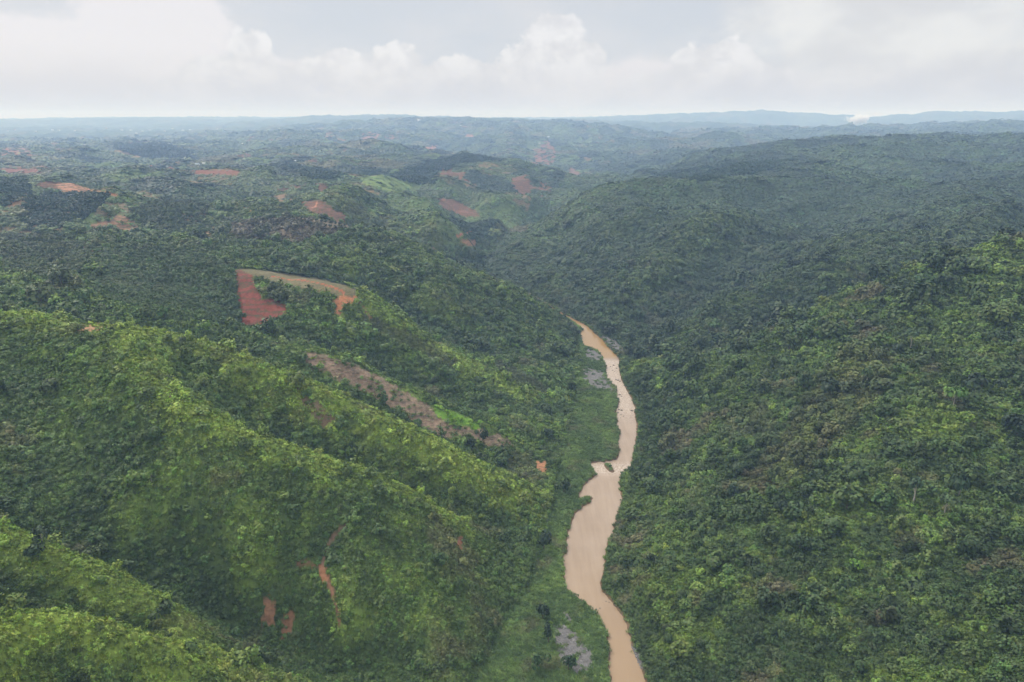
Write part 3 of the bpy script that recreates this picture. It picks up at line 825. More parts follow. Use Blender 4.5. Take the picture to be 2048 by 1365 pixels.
def leaf_material(name, rough=0.55, vary=0.32, spec=0.2):
    m, N, L, B = new_mat(name)
    at = N.new('ShaderNodeAttribute'); at.attribute_type = 'INSTANCER'; at.attribute_name = 'tint'
    geo = N.new('ShaderNodeNewGeometry')
    oi = N.new('ShaderNodeObjectInfo')
    r = geo.outputs['Random Per Island']
    k = n_math(N, L, 'MULTIPLY', n_range(N, L, r, 0, 1, 1 - vary, 1 + vary), n_range(N, L, oi.outputs['Random'], 0, 1, 0.85, 1.17))
    hsv = N.new('ShaderNodeHueSaturation')
    L.new(n_range(N, L, n_math(N, L, 'FRACT', n_math(N, L, 'MULTIPLY', r, 7.3)), 0, 1, 0.475, 0.52), hsv.inputs['Hue'])
    L.new(k, hsv.inputs['Value']); L.new(at.outputs['Color'], hsv.inputs['Color'])
    L.new(hsv.outputs[0], B.inputs['Base Color'])
    B.inputs['Roughness'].default_value = rough
    B.inputs['Specular IOR Level'].default_value = spec
    return m


def plain_material(name, col, rough=0.8, var=0.3, scale=2.0, metal=0.0):
    m, N, L, B = new_mat(name)
    tc = N.new('ShaderNodeTexCoord')
    f = n_noise(N, L, tc.outputs['Object'], scale, 4, 0.6)
    c2 = tuple(v * (1 - var) for v in col); c3 = tuple(min(1, v * (1 + var)) for v in col)
    L.new(n_mix(N, L, n_range(N, L, f, 0.3, 0.7), c2, c3), B.inputs['Base Color'])
    B.inputs['Roughness'].default_value = rough; B.inputs['Metallic'].default_value = metal
    return m


def water_material():
    m, N, L, B = new_mat('silty_river_water')
    geo = N.new('ShaderNodeNewGeometry'); pos = geo.outputs['Position']
    sep = N.new('ShaderNodeSeparateXYZ'); L.new(pos, sep.inputs[0])
    big = n_noise(N, L, pos, 0.03, 3, 0.5)
    fine_ = n_noise(N, L, pos, 0.55, 4, 0.6)
    y = sep.outputs[1]
    # rapids between the upper pool and the long reach
    rap = n_math(N, L, 'MULTIPLY', n_range(N, L, y, 640, 690), n_range(N, L, y, 848, 838))
    rap = n_math(N, L, 'MAXIMUM', rap, n_math(N, L, 'MULTIPLY', n_range(N, L, y, 535, 545), n_range(N, L, y, 566, 556)))
    stm = N.new('ShaderNodeMapping'); stm.inputs['Scale'].default_value = (0.22, 0.018, 1); L.new(pos, stm.inputs[0])
    streak = n_noise(N, L, stm.outputs[0], 1.0, 4, 0.6)
    big = n_math(N, L, 'ADD', n_math(N, L, 'MULTIPLY', big, 0.5), n_math(N, L, 'MULTIPLY', streak, 0.5))
    base = n_mix(N, L, n_range(N, L, big, 0.38, 0.62), (0.235, 0.172, 0.118), (0.290, 0.222, 0.160))
    base = n_mix(N, L, n_range(N, L, y, 846, 856), base, (0.245, 0.155, 0.062))
    base = n_mix(N, L, n_math(N, L, 'MULTIPLY', n_range(N, L, y, 430, 330), 0.7), base, (0.26, 0.175, 0.095))
    foam = n_math(N, L, 'MULTIPLY', rap, n_range(N, L, fine_, 0.42, 0.62), True)
    base = n_mix(N, L, n_math(N, L, 'MULTIPLY', foam, 0.55), base, (0.60, 0.53, 0.46))
    L.new(base, B.inputs['Base Color'])
    L.new(n_range(N, L, rap, 0, 1, 0.10, 0.35), B.inputs['Roughness'])
    B.inputs['IOR'].default_value = 1.33
    st = N.new('ShaderNodeMapping'); st.inputs['Scale'].default_value = (1, 0.5, 1); L.new(pos, st.inputs[0])
    rip = n_noise(N, L, st.outputs[0], 1.6, 3, 0.5)
    bp = N.new('ShaderNodeBump'); L.new(n_range(N, L, rap, 0, 1, 0.10, 0.9), bp.inputs['Strength'])
    bp.inputs['Distance'].default_value = 0.35
    L.new(rip, bp.inputs['Height']); L.new(bp.outputs[0], B.inputs['Normal'])
    return m


# ------------------------------------------------------------------ mesh helpers
def mesh_np(name, verts, faces, mats=(), smooth=False):
    me = bpy.data.meshes.new(name)
    verts = np.asarray(verts, np.float32); faces = np.asarray(faces, np.int32)
    k = faces.shape[1]
    me.vertices.add(len(verts)); me.vertices.foreach_set('co', verts.ravel())
    me.loops.add(faces.size); me.loops.foreach_set('vertex_index', faces.ravel())
    me.polygons.add(len(faces)); me.polygons.foreach_set('loop_start', np.arange(0, faces.size, k, dtype=np.int32))
    if smooth: me.polygons.foreach_set('use_smooth', np.ones(len(faces), bool))
    for m in mats: me.materials.append(m)
    me.update(); me.validate()
    return me


def link(name, me, parent=None, loc=None, **props):
    o = bpy.data.objects.new(name, me); COL.objects.link(o)
    if parent: o.parent = parent
    if loc is not None: o.location = loc
    for k, v in props.items(): o[k] = v
    return o


# ------------------------------------------------------------------ ground sheet
idx = np.arange(NA * NR).reshape(NA, NR)
quads = np.stack([idx[:-1, :-1], idx[:-1, 1:], idx[1:, 1:], idx[1:, :-1]], -1).reshape(-1, 4)
gx, gy, gz = X.ravel(), Yy.ravel(), Z.ravel()
# a low apron under the camera closes the middle of the sheet
gm = mesh_np('ground', np.stack([gx, gy, gz], 1), quads, [ground_material()], smooth=True)
dens, tnt, tw, soil, sw, terr, kind_ = plot_fields(gx, gy, gz)
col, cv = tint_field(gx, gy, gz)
under = col * 0.8 + np.array((0.012, 0.010, 0.004))
# farther than the single plants reach, the sheet itself shows the leaf colours
farw = sstep(np.hypot(gx, gy), 7000, 9500)[:, None]
under = under * (1 - farw) + col * 0.7 * farw
flat_ = np.zeros(len(gx), bool); _m = (np.abs(gx) < 200) & (gy > 150) & (gy < 1200); flat_[_m] = poly_sd(gx[_m], gy[_m], FLAT) < 0
flat_ = flat_[:, None]
under = np.where(flat_, under * 0.6 + np.array((0.035, 0.05, 0.016)), under)
under = under * (1 - tw[:, None]) + tnt * 0.6 * tw[:, None]
mud = (sdv.ravel() < 1.0)[:, None]
under = np.where(mud, np.array((0.13, 0.085, 0.05)), under)
surf = np.where(sw[:, None] > 0, soil, under)
ca_ = gm.color_attributes.new('surface', 'FLOAT_COLOR', 'POINT')
ca_.data.foreach_set('color', np.concatenate([surf, np.ones((len(surf), 1))], 1).astype(np.float32).ravel())
ta = gm.attributes.new('terrace', 'FLOAT', 'POINT'); ta.data.foreach_set('value', terr.astype(np.float32))
link('ground', gm, kind='structure')

wv = np.array([(-200, -250, 0), (560, -250, 0), (560, 2750, 0), (-200, 2750, 0)], float)
link('river_water', mesh_np('river_water', wv, [[0, 1, 2, 3]], [water_material()]), kind='structure')

# ------------------------------------------------------------------ plant shapes
LEAF = leaf_material('foliage')
BARK = plain_material('pale_bark', (0.34, 0.31, 0.26), 0.9, 0.3, 1.5)
BARKD = plain_material('brown_bark', (0.12, 0.09, 0.065), 0.9, 0.3, 1.5)


def quad_cloud(P, Nrm, S, rng, aspect=1.0, along=None):
    """one bent leaf-clump quad per point: 4 vertices"""
    n = len(P)
    Nrm = Nrm / np.linalg.norm(Nrm, axis=1, keepdims=True)
    t = rng.normal(size=(n, 3)) if along is None else along
    U = np.cross(Nrm, t); U /= np.linalg.norm(U, axis=1, keepdims=True) + 1e-9
    V = np.cross(Nrm, U)
    S = S[:, None]
    a, b = U * S * 0.5, V * S * 0.5 * aspect
    bend = Nrm * S * 0.12
    v = np.stack([P - a - b * 0.7 - bend, P + a * 0.8 - b + bend * 0.3, P + a + b * 0.8 - bend, P - a * 0.7 + b + bend * 0.3], 1).reshape(-1, 3)
    f = np.arange(4 * n).reshape(-1, 4)
    return v, f


def crown(seed, n, rx, rz, leaf, lobes=5, h0=0.55, flat=0.0):
    """domed crown of several lobes; unit is metres; base at z=0"""
    rng = np.random.default_rng(seed)
    C = np.stack([rng.normal(0, 0.42, lobes) * rx, rng.normal(0, 0.42, lobes) * rx, rz * (h0 + rng.uniform(-0.1, 0.28, lobes))], 1)
    R = rx * rng.uniform(0.42, 0.72, lobes)
    k = rng.integers(0, lobes, n)
    d = rng.normal(size=(n, 3)); d[:, 2] = np.abs(d[:, 2]) * (1.0 - flat) - 0.18
    d /= np.linalg.norm(d, axis=1, keepdims=True)
    rad = R[k] * rng.uniform(0.62, 1.08, n)
    P = C[k] + d * rad[:, None] * np.array((1, 1, rz / rx * 0.75))
    P[:, 2] = np.maximum(P[:, 2], 0.05 * rz)
    Nn = d + rng.normal(0, 0.32, (n, 3)); Nn[:, 2] += 0.3
    return quad_cloud(P, Nn, leaf * rng.uniform(0.6, 1.35, n), rng)


def plume(seed, culms, height, spread, per, leaf):
    """bamboo clump: arching culms hung with narrow drooping leaf sprays"""
    rng = np.random.default_rng(seed)
    vs, fs, off = [], [], 0
    for i in range(culms):
        a = rng.uniform(0, 2 * math.pi); h = height * rng.uniform(0.65, 1.05); s = spread * rng.uniform(0.4, 1.1)
        t = np.linspace(0.25, 1.0, per) + rng.uniform(-0.04, 0.04, per)
        x = s * t ** 2.4; z = h * (t - 0.28 * t ** 3.2)
        P = np.stack([x * math.cos(a), x * math.sin(a), z], 1) + rng.normal(0, 0.14 * leaf, (per, 3))
        out_ = np.stack([np.full(per, math.cos(a)), np.full(per, math.sin(a)), np.full(per, 0.9)], 1) + rng.normal(0, 0.5, (per, 3))
        al = np.stack([np.full(per, math.cos(a)), np.full(per, math.sin(a)), np.full(per, -0.8)], 1) + rng.normal(0, 0.35, (per, 3))
        v, f = quad_cloud(P, out_, leaf * rng.uniform(0.7, 1.3, per), rng, 0.9, al)
        # narrow across, long along the droop
        vs.append(v); fs.append(f + off); off += len(v)
    return np.concatenate(vs), np.concatenate(fs)


def rosette(seed, n, length, width, rise):
    """broad arching leaves from one point (banana, ferns, canes)"""
    rng = np.random.default_rng(seed)
    vs, fs = [], []
    for i in range(n):
        a = 2 * math.pi * i / n + rng.uniform(-0.4, 0.4); L_ = length * rng.uniform(0.7, 1.1); r_ = rise * rng.uniform(0.6, 1.2)
        ca2, sa2 = math.cos(a), math.sin(a)
        b = len(vs)
        for t in (0.0, 0.35, 0.7, 1.0):
            w = width * (0.15, 1.0, 0.8, 0.1)[(0.0, 0.35, 0.7, 1.0).index(t)]
            x = L_ * t; z = r_ * (1.9 * t - 1.7 * t * t) + 0.4 * rise
            vs.append((x * ca2 - w * sa2, x * sa2 + w * ca2, z)); vs.append((x * ca2 + w * sa2, x * sa2 - w * ca2, z))
        for k in range(3):
            q = b + 2 * k
            fs.append((q, q + 1, q + 3, q + 2))
    return np.array(vs), np.array(fs)


def tuft(seed, n, h, spread, w):
    rng = np.random.default_rng(seed)
    vs, fs = [], []
    for i in range(n):
        a = rng.uniform(0, 6.283); r0 = spread * math.sqrt(rng.uniform()); px, py = r0 * math.cos(a), r0 * math.sin(a)
        b = rng.uniform(0, 6.283); hh = h * rng.uniform(0.5, 1.1); lean = 0.7 * hh * rng.uniform(0.2, 1)
        wx_, wy_ = w * math.sin(b), -w * math.cos(b)
        k = len(vs)
        vs += [(px - wx_, py - wy_, 0), (px + wx_, py + wy_, 0),
               (px + wx_ + lean * .4 * math.cos(b), py + wy_ + lean * .4 * math.sin(b), hh * .75), (px - wx_ + lean * .4 * math.cos(b), py - wy_ + lean * .4 * math.sin(b), hh * .75),
               (px + lean * math.cos(b) + wx_ * .4, py + lean * math.sin(b) + wy_ * .4, hh * .8), (px + lean * math.cos(b) - wx_ * .4, py + lean * math.sin(b) - wy_ * .4, hh * .8)]
        fs += [(k, k + 1, k + 2, k + 3), (k + 3, k + 2, k + 4, k + 5)]
    return np.array(vs), np.array(fs)


PROTO = bpy.data.collections.new('plant_shapes')
SHAPES = []


def proto(name, vf, mat=None):
    me = mesh_np(name, vf[0], vf[1], [mat or LEAF])
    o = bpy.data.objects.new('%02d_%s' % (len(SHAPES), name), me)
    PROTO.objects.link(o); SHAPES.append(me)
    return len(SHAPES) - 1


S_DOME = [proto('dome', crown(10 + i, 230, 1.0, 1.1, 0.27, 6)) for i in range(4)]
S_TALL = [proto('tall', crown(20 + i, 240, 1.0, 2.0, 0.30, 8, 0.6)) for i in range(3)]
S_BAM = [proto('bamboo', plume(30 + i, 17, 1.7, 1.25, 11, 0.25)) for i in range(4)]
S_ROS = [proto('rosette', rosette(40 + i, 11, 1.0, 0.17, 0.75)) for i in range(2)]
S_TUFT = [proto('tuft', tuft(50 + i, 60, 0.75, 1.0, 0.07)) for i in range(3)]
S_FAR = [proto('coarse', crown(60 + i, 90, 1.0, 0.95, 0.42, 7)) for i in range(4)]
S_UMB = [proto('umbrella', crown(70 + i, 220, 1.0, 0.55, 0.24, 7, 0.7, 0.3)) for i in range(2)]


def scatter_object(name, coll, P, rot, scl, idx_, tint, **props):
    me = bpy.data.meshes.new(name)
    n = len(P)
    me.vertices.add(n); me.vertices.foreach_set('co', P.astype(np.float32).ravel())
    for nm, ty, arr, key in (('rot', 'FLOAT_VECTOR', rot, 'vector'), ('scl', 'FLOAT_VECTOR', scl, 'vector'), ('idx', 'INT', idx_, 'value')):
        a = me.attributes.new(nm, ty, 'POINT'); a.data.foreach_set(key, np.asarray(arr, np.int32 if ty == 'INT' else np.float32).ravel())
    a = me.attributes.new('tint', 'FLOAT_COLOR', 'POINT')
    a.data.foreach_set('color', np.concatenate([tint, np.ones((n, 1))], 1).astype(np.float32).ravel())
    o = link(name, me, **props)
    ng = bpy.data.node_groups.new(name + '_scatter', 'GeometryNodeTree')
    ng.interface.new_socket('Geometry', in_out='INPUT', socket_type='NodeSocketGeometry')
    ng.interface.new_socket('Geometry', in_out='OUTPUT', socket_type='NodeSocketGeometry')
    N, L = ng.nodes, ng.links
    gi, go = N.new('NodeGroupInput'), N.new('NodeGroupOutput')
    ci = N.new('GeometryNodeCollectionInfo'); ci.inputs['Collection'].default_value = coll
    ci.inputs['Separate Children'].default_value = True; ci.inputs['Reset Children'].default_value = True
    ip = N.new('GeometryNodeInstanceOnPoints'); ip.inputs['Pick Instance'].default_value = True

    def att(nm, ty):
        t = N.new('GeometryNodeInputNamedAttribute'); t.data_type = ty; t.inputs['Name'].default_value = nm
        return t.outputs['Attribute']
    L.new(gi.outputs[0], ip.inputs['Points']); L.new(ci.outputs[0], ip.inputs['Instance'])
    L.new(att('idx', 'INT'), ip.inputs['Instance Index'])
    L.new(att('rot', 'FLOAT_VECTOR'), ip.inputs['Rotation']); L.new(att('scl', 'FLOAT_VECTOR'), ip.inputs['Scale'])
    L.new(ip.outputs[0], go.inputs[0])
    md = o.modifiers.new('scatter', 'NODES'); md.node_group = ng
    return o


# ------------------------------------------------------------------ the woods: rings of plants around the valley
def ring_points(r0, r1, size, azlim, jit=0.5, seed=1):
    rng = np.random.default_rng(seed)
    xs_, ys_, ss_ = [], [], []
    r = r0
    while r < r1:
        s = size(r)
        al = min(1.35, azlim + 110.0 / r)      # wider close by, so that a step to the side finds it planted too
        k = max(2, int(2 * al * r / s))
        a = -al + (np.arange(k) + rng.uniform(-jit, jit, k) + rng.uniform()) * (2 * al / k)
        rr = r + rng.uniform(-jit, jit, k) * s
        xs_.append(rr * np.sin(a)); ys_.append(rr * np.cos(a)); ss_.append(np.full(k, s))
        r += s
    return np.concatenate(xs_), np.concatenate(ys_), np.concatenate(ss_)


SIZE = lambda r: max(1.65, 0.0050 * r) if r < 1200 else 6.0 + (r - 1200) * 0.0036
px_, py_, ps_ = ring_points(105, 9500, SIZE, math.radians(41), 0.55, 3)
pz_ = ground(px_, py_)
pr_ = np.hypot(px_, py_)
d_, ti_, tw_, so_, sw_, te_, ki_ = plot_fields(px_, py_, pz_)
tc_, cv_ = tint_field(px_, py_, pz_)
rd_ = river_d(px_, py_)
rv = RNG.uniform(size=len(px_))
flatz = poly_sd(px_, py_, FLAT) < 0
keep = (rv < d_) & (rd_ > 1.6)
keep &= ~(flatz & (RNG.uniform(size=len(px_)) > 0.05))
px_, py_, pz_, ps_, pr_, d_, ti_, tw_, tc_, cv_, rd_, ki_, flatz = [a[keep] for a in (px_, py_, pz_, ps_, pr_, d_, ti_, tw_, tc_, cv_, rd_, ki_, flatz)]
n = len(px_)
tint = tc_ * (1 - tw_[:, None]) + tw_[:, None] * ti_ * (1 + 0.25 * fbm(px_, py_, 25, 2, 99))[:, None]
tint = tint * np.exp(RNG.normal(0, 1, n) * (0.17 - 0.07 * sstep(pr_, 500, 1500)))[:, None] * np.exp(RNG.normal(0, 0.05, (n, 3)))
# species by place: bamboo on crests and wetter patches, broadleaf elsewhere, big crowns now and then
bam = fbm(px_, py_, 70, 3, 101) + cv_ * 5
u = RNG.uniform(size=n)
idx_ = np.empty(n, int)
ch = lambda L_, k: np.array(L_)[RNG.integers(0, len(L_), k)]
idx_[:] = ch(S_DOME, n)
m = (bam > 0.05) & (u < 0.8) | (u < 0.28); idx_[m] = ch(S_BAM, m.sum())
m = (u > 0.86); idx_[m] = ch(S_ROS, m.sum())
m = (u > 0.95); idx_[m] = ch(S_TALL, m.sum())
far_ = pr_ > 1500
m = far_ | (ki_ == 4); idx_[m] = ch(S_FAR, m.sum())
big = np.clip(0.62 + 0.22 * RNG.normal(size=n) + 0.25 * sstep(fbm(px_, py_, 30, 2, 103), 0.1, 0.7), 0.38, 1.5)
sc = ps_ * big * 1.3
sc = sc * (0.5 + 0.5 * sstep(rd_, 3, 22)) * np.where((px_ < river_x(py_)) & (pr_ < 700), 0.88, 1.0)
tall_fac = np.where(np.isin(idx_, S_BAM), RNG.uniform(0.75, 1.2, n), RNG.uniform(0.8, 1.25, n))
tall_fac = tall_fac * (1 - 0.62 * sstep(pr_, 700, 1900))
m = ki_ >= 4; sc[m] = ps_[m] * 0.72; tall_fac[m] = 0.9
rightw = sstep(px_ - river_x(py_), 0, 60)
giant = (RNG.uniform(size=n) < 0.016 + 0.034 * rightw) & (ki_ < 3) & (pr_ < 1600) & (rd_ > 12)
idx_[giant] = ch(S_DOME + S_TALL + S_UMB, giant.sum()); sc[giant] *= np.where(pr_[giant] > 900, 1.35, RNG.uniform(1.4, 2.3, giant.sum()))
tint[giant] = tint[giant] * 0.5 + np.array((0.024, 0.045, 0.018)) * 0.55
flatm = flatz; sc[flatm] *= 0.6
# crowns lean out with the slope they grow on: a turn about the trunk, then a tilt towards the slope's normal
e_ = np.clip(pr_ * 0.012, 4, 40)
sx_g = (ground(px_ + e_, py_) - ground(px_ - e_, py_)) / (2 * e_) * (0.75 + 0.35 * sstep(pr_, 700, 1200)) + RNG.normal(0, 0.08, n)
sy_g = (ground(px_, py_ + e_) - ground(px_, py_ - e_)) / (2 * e_) * (0.75 + 0.35 * sstep(pr_, 700, 1200)) + RNG.normal(0, 0.08, n)
nl = np.sqrt(sx_g ** 2 + sy_g ** 2 + 1); nx_, ny_, nz_ = -sx_g / nl, -sy_g / nl, 1 / nl


def tilt_euler(nx_, ny_, nz_, spin):
    """XYZ Euler angles of Rtilt * Rz(spin)"""
    ax = np.stack([-ny_, nx_, np.zeros_like(nx_)], 1); s_ = np.linalg.norm(ax, axis=1); c_ = nz_
    ax = ax / np.maximum(s_, 1e-6)[:, None]; x_, y_ = ax[:, 0], ax[:, 1]; C = 1 - c_
    T = np.zeros((len(nx_), 3, 3))
    T[:, 0, 0] = c_ + x_ * x_ * C; T[:, 0, 1] = x_ * y_ * C; T[:, 0, 2] = y_ * s_
    T[:, 1, 0] = x_ * y_ * C; T[:, 1, 1] = c_ + y_ * y_ * C; T[:, 1, 2] = -x_ * s_
    T[:, 2, 0] = -y_ * s_; T[:, 2, 1] = x_ * s_; T[:, 2, 2] = c_
    Zr = np.zeros_like(T); Zr[:, 0, 0] = np.cos(spin); Zr[:, 0, 1] = -np.sin(spin); Zr[:, 1, 0] = np.sin(spin); Zr[:, 1, 1] = np.cos(spin); Zr[:, 2, 2] = 1
    M = T @ Zr
    return np.stack([np.arctan2(M[:, 2, 1], M[:, 2, 2]), np.arcsin(np.clip(-M[:, 2, 0], -1, 1)), np.arctan2(M[:, 1, 0], M[:, 0, 0])], 1)


rot = tilt_euler(nx_, ny_, nz_, RNG.uniform(0, 6.283, n))
scl = np.stack([sc, sc, sc * tall_fac], 1)
P = np.stack([px_, py_, pz_ - 0.15 * sc], 1)


def in_sight(Q):
    """which points the photograph's viewpoint sees past the ground"""
    ok = (np.abs(np.arctan2(Q[:, 0], Q[:, 1])) < math.radians(36.5))
    d = Q[:, 2] - HCAM
    v_ = (d * CS + Q[:, 1] * SN) / (Q[:, 1] * CS - d * SN)
    ok &= (v_ > -0.49)
    for t in np.linspace(0.3, 0.985, 60):
        ok &= HCAM + d * t > ground(Q[:, 0] * t, Q[:, 1] * t)
    return ok


show = sc * tall_fac / pr_
cand = np.argsort(-show * np.where(ki_ >= 4, 0.1, 1) * np.where(np.isin(idx_, S_ROS), 0.5, 1))[:2600]
cand = cand[in_sight(P[cand] + np.array((0, 0, 1)) * (sc[cand] * 0.9)[:, None])]
is_b = np.isin(idx_[cand], S_BAM)
picked = np.concatenate([cand[~is_b][:170], cand[is_b][:90]])
SOLO = [(tuple(P[i]), tuple(rot[i]), tuple(scl[i]), int(idx_[i]), tuple(np.clip(tint[i], 0.008, 0.5))) for i in picked]
rest = np.ones(n, bool); rest[picked] = False
scatter_object('forest', PROTO, P[rest], rot[rest], scl[rest], idx_[rest], np.clip(tint[rest], 0.008, 0.5), kind='stuff')
print('forest plants', n)

# ------------------------------------------------------------------ reeds and grass on the flats and open slopes
gx_, gy_, gs_ = ring_points(200, 1150, lambda r: 1.7 + 0.0012 * r, math.radians(40), 0.6, 5)
gz_ = ground(gx_, gy_); grd = river_d(gx_, gy_)
gd, gti, gtw, gso, gsw, gte, gki = plot_fields(gx_, gy_, gz_)
flat2 = (poly_sd(gx_, gy_, FLAT) < 2) & (grd > 0.85 + 0.7 * pnoise(gx_ / 4, gy_ / 4, 120))
flat2 |= (grd > 0.7 + 0.6 * pnoise(gx_ / 4, gy_ / 4, 121)) & (grd < 3.5) & (gy_ < 1400)
open_ = ((gki == 2) & (RNG.uniform(size=len(gx_)) < 0.45)) | (gki == 3)
gk = (flat2 & (gki != 1)) | ((gki == 1) & (RNG.uniform(size=len(gx_)) < 0.08 + 0.35 * (pnoise(gx_ / 5, gy_ / 5, 130) > 0.15))) | open_
gx_, gy_, gz_, gs_, gki = gx_[gk], gy_[gk], gz_[gk], gs_[gk], gki[gk]
n = len(gx_)
g1 = sstep(fbm(gx_, gy_ * 0.8, 30, 3, 110) + 0.4 * fbm(gx_, gy_, 7, 2, 111), -0.5, 0.7)[:, None]
gt = np.array((0.060, 0.105, 0.030)) * (1 - g1) + np.array((0.12, 0.19, 0.045)) * g1
g2 = sstep(fbm(gx_, gy_, 22, 3, 112), 0.25, 0.8)[:, None] * 0.5
gt = gt * (1 - g2) + np.array((0.13, 0.11, 0.06)) * g2
gt[gki == 2] = np.array((0.25, 0.22, 0.125)) * RNG.uniform(0.5, 1.2, ((gki == 2).sum(), 1))
gt[gki == 3] = (0.16, 0.28, 0.03)
gt *= np.exp(RNG.normal(0, 0.16, (n, 1)))
gsc = gs_ * RNG.uniform(0.55, 1.05, n)
scatter_object('grass', PROTO, np.stack([gx_, gy_, gz_ - 0.05], 1), np.stack([RNG.normal(0, .1, n), RNG.normal(0, .1, n), RNG.uniform(0, 6.28, n)], 1),
               np.stack([gsc, gsc, gsc * np.where(gki >= 2, 0.35, RNG.uniform(0.5, 1.1, n))], 1), ch(S_TUFT, n), gt, kind='stuff')

# ------------------------------------------------------------------ single trees and clumps
def trunk_mesh(seed, h=1.0, r=0.03, limbs=5, top=0.95, fork=0.5):
    """tapered trunk with limbs that rise into the crown; height 1"""
    rng = np.random.default_rng(seed)
    vs, fs = [], []

    def tube(pts, radii, k=7):
        b = len(vs)
        for (p, q) in zip(pts, radii):
            for j in range(k):
                a = 2 * math.pi * j / k
                vs.append((p[0] + q * math.cos(a), p[1] + q * math.sin(a), p[2]))
        for i in range(len(pts) - 1):
            for j in range(k):
                fs.append((b + i * k + j, b + i * k + (j + 1) % k, b + (i + 1) * k + (j + 1) % k, b + (i + 1) * k + j))
    bx, by = rng.normal(0, 0.02, 2)
    tube([(0, 0, -0.06), (bx, by, h * 0.3), (-bx, by * 1.4, h * 0.62), (bx, -by, h * top)], [r * 1.35, r, r * 0.75, r * 0.25])
    for i in range(limbs):
        a = 2 * math.pi * i / limbs + rng.uniform(-.4, .4); z0 = h * rng.uniform(fork, fork + 0.25)
        L_ = 0.24 * rng.uniform(0.7, 1.2)
        tube([(0, 0, z0), (L_ * .5 * math.cos(a), L_ * .5 * math.sin(a), z0 + L_ * .55), (L_ * math.cos(a), L_ * math.sin(a), z0 + L_ * 0.95)],
             [r * 0.5, r * 0.36, r * 0.14], 5)
    return np.array(vs), np.array(fs)


TR_PALE = [mesh_np('pale_trunk', *trunk_mesh(i, r=0.028), [BARK], True) for i in range(2)]
TR_BROWN = [mesh_np('brown_trunk', *trunk_mesh(9 + i, r=0.035, fork=0.35), [BARKD], True) for i in range(2)]
TR_DEAD = mesh_np('bare_trunk', *trunk_mesh(33, r=0.022, limbs=4, fork=0.68), [BARK], True)


def culms(seed):
    rng = np.random.default_rng(seed); vs, fs = [], []
    for i in range(9):
        a = rng.uniform(0, 6.28); s = rng.uniform(0.15, 0.5); k = 4; b = len(vs)
        for t in (0, 0.35, 0.7):
            for j in range(k):
                q = 2 * math.pi * j / k
                vs.append((0.08 * math.cos(a) + s * t ** 2 * math.cos(a) + 0.022 * math.cos(q), 0.08 * math.sin(a) + s * t ** 2 * math.sin(a) + 0.022 * math.sin(q), 1.5 * t))
        for i2 in range(2):
            for j in range(k): fs.append((b + i2 * k + j, b + i2 * k + (j + 1) % k, b + (i2 + 1) * k + (j + 1) % k, b + (i2 + 1) * k + j))
    return mesh_np('culms', vs, fs, [CULM], True)


CULM = plain_material('bamboo_culm', (0.13, 0.15, 0.06), 0.6, 0.3)
CULMS = culms(4)


def tree(kind, cat, label, loc, shape, crown_scale, crown_z, trunk, trunk_h, tint, rotz=0.0, group=None, tilt=(0, 0)):
    root = bpy.data.objects.new(kind, None); COL.objects.link(root)
    root.empty_display_size = 1
    root.location = loc; root.rotation_euler = (tilt[0], tilt[1], rotz)
    root['label'] = label; root['category'] = cat
    if group: root['group'] = group
    if trunk is not None:
        t = bpy.data.objects.new('culms' if trunk is CULMS else 'trunk', trunk); COL.objects.link(t); t.parent = root
        t.scale = trunk_h if isinstance(trunk_h, tuple) else (trunk_h, trunk_h, trunk_h)
    if shape is not None:
        k = bpy.data.objects.new('crown', SHAPES[shape]); COL.objects.link(k); k.parent = root
        k.location = (0, 0, crown_z); k.scale = crown_scale; k['tint'] = [float(v) for v in tint]
    return root


def where(p):
    x, y = p[0], p[1]
    qx, qy = project(np.array([x]), np.array([y]), np.array([p[2]]))
    qx, qy = float(qx[0]), float(qy[0])
    rx_ = float(river_x(y))
    if x > rx_ + 4:
        if x < rx_ + 35: return 'at the right bank of the ' + ('narrow lower reach' if y < 400 else ('widest reach' if y < 560 else 'long upper reach'))
        if qx > 1900: return 'at the right edge, ' + ('below the pale trunked pair' if qy > 1050 else ('level with the black green tree' if qy > 800 else 'high under the ridge crest'))
        if qy > 1200: return 'on the lowest right slope' + (' near the river' if qx < 1500 else ' below the pale trunked pair')
        if qy > 1000: return 'on the right slope ' + ('between river and vivid green bush' if qx < 1650 else 'around the vivid green bush')
        if qy > 800: return 'on the right slope ' + ('between river and withered patch' if qx < 1540 else ('in the withered patch' if qx < 1750 else 'left of the umbrella tree'))
        return 'on the upper right slope ' + ('left of the withered patch' if qx < 1620 else 'above the withered patch')
    if y < 300: return 'on the lowest left ridge ' + ('near its left end' if qx < 200 else 'near its right tip')
    if y < 365: return 'behind the lowest left ridge, ' + ('left of' if qx < 520 else 'right of') + ' the twin landslips'
    if x > -70: return 'at the left hill foot ' + ('near the gravel bank' if qy > 1150 else 'above the river flat')
    return 'on the big left hill ' + ('left of the dead tree' if qx < 300 else ('between dead tree and dirt path' if qx < 640 else 'right of the dirt path'))


def look(ti, s3, r):
    R_, G_, B_ = ti
    k = 'brownish' if R_ > G_ * 0.93 else ('yellow-green' if R_ > G_ * 0.68 and G_ > 0.12 else ('fresh-green' if G_ > 0.12 else ('mid-green' if G_ > 0.075 else 'dark-green')))
    return ('big ' if s3[0] > 0.0115 * r else 'small ') + k


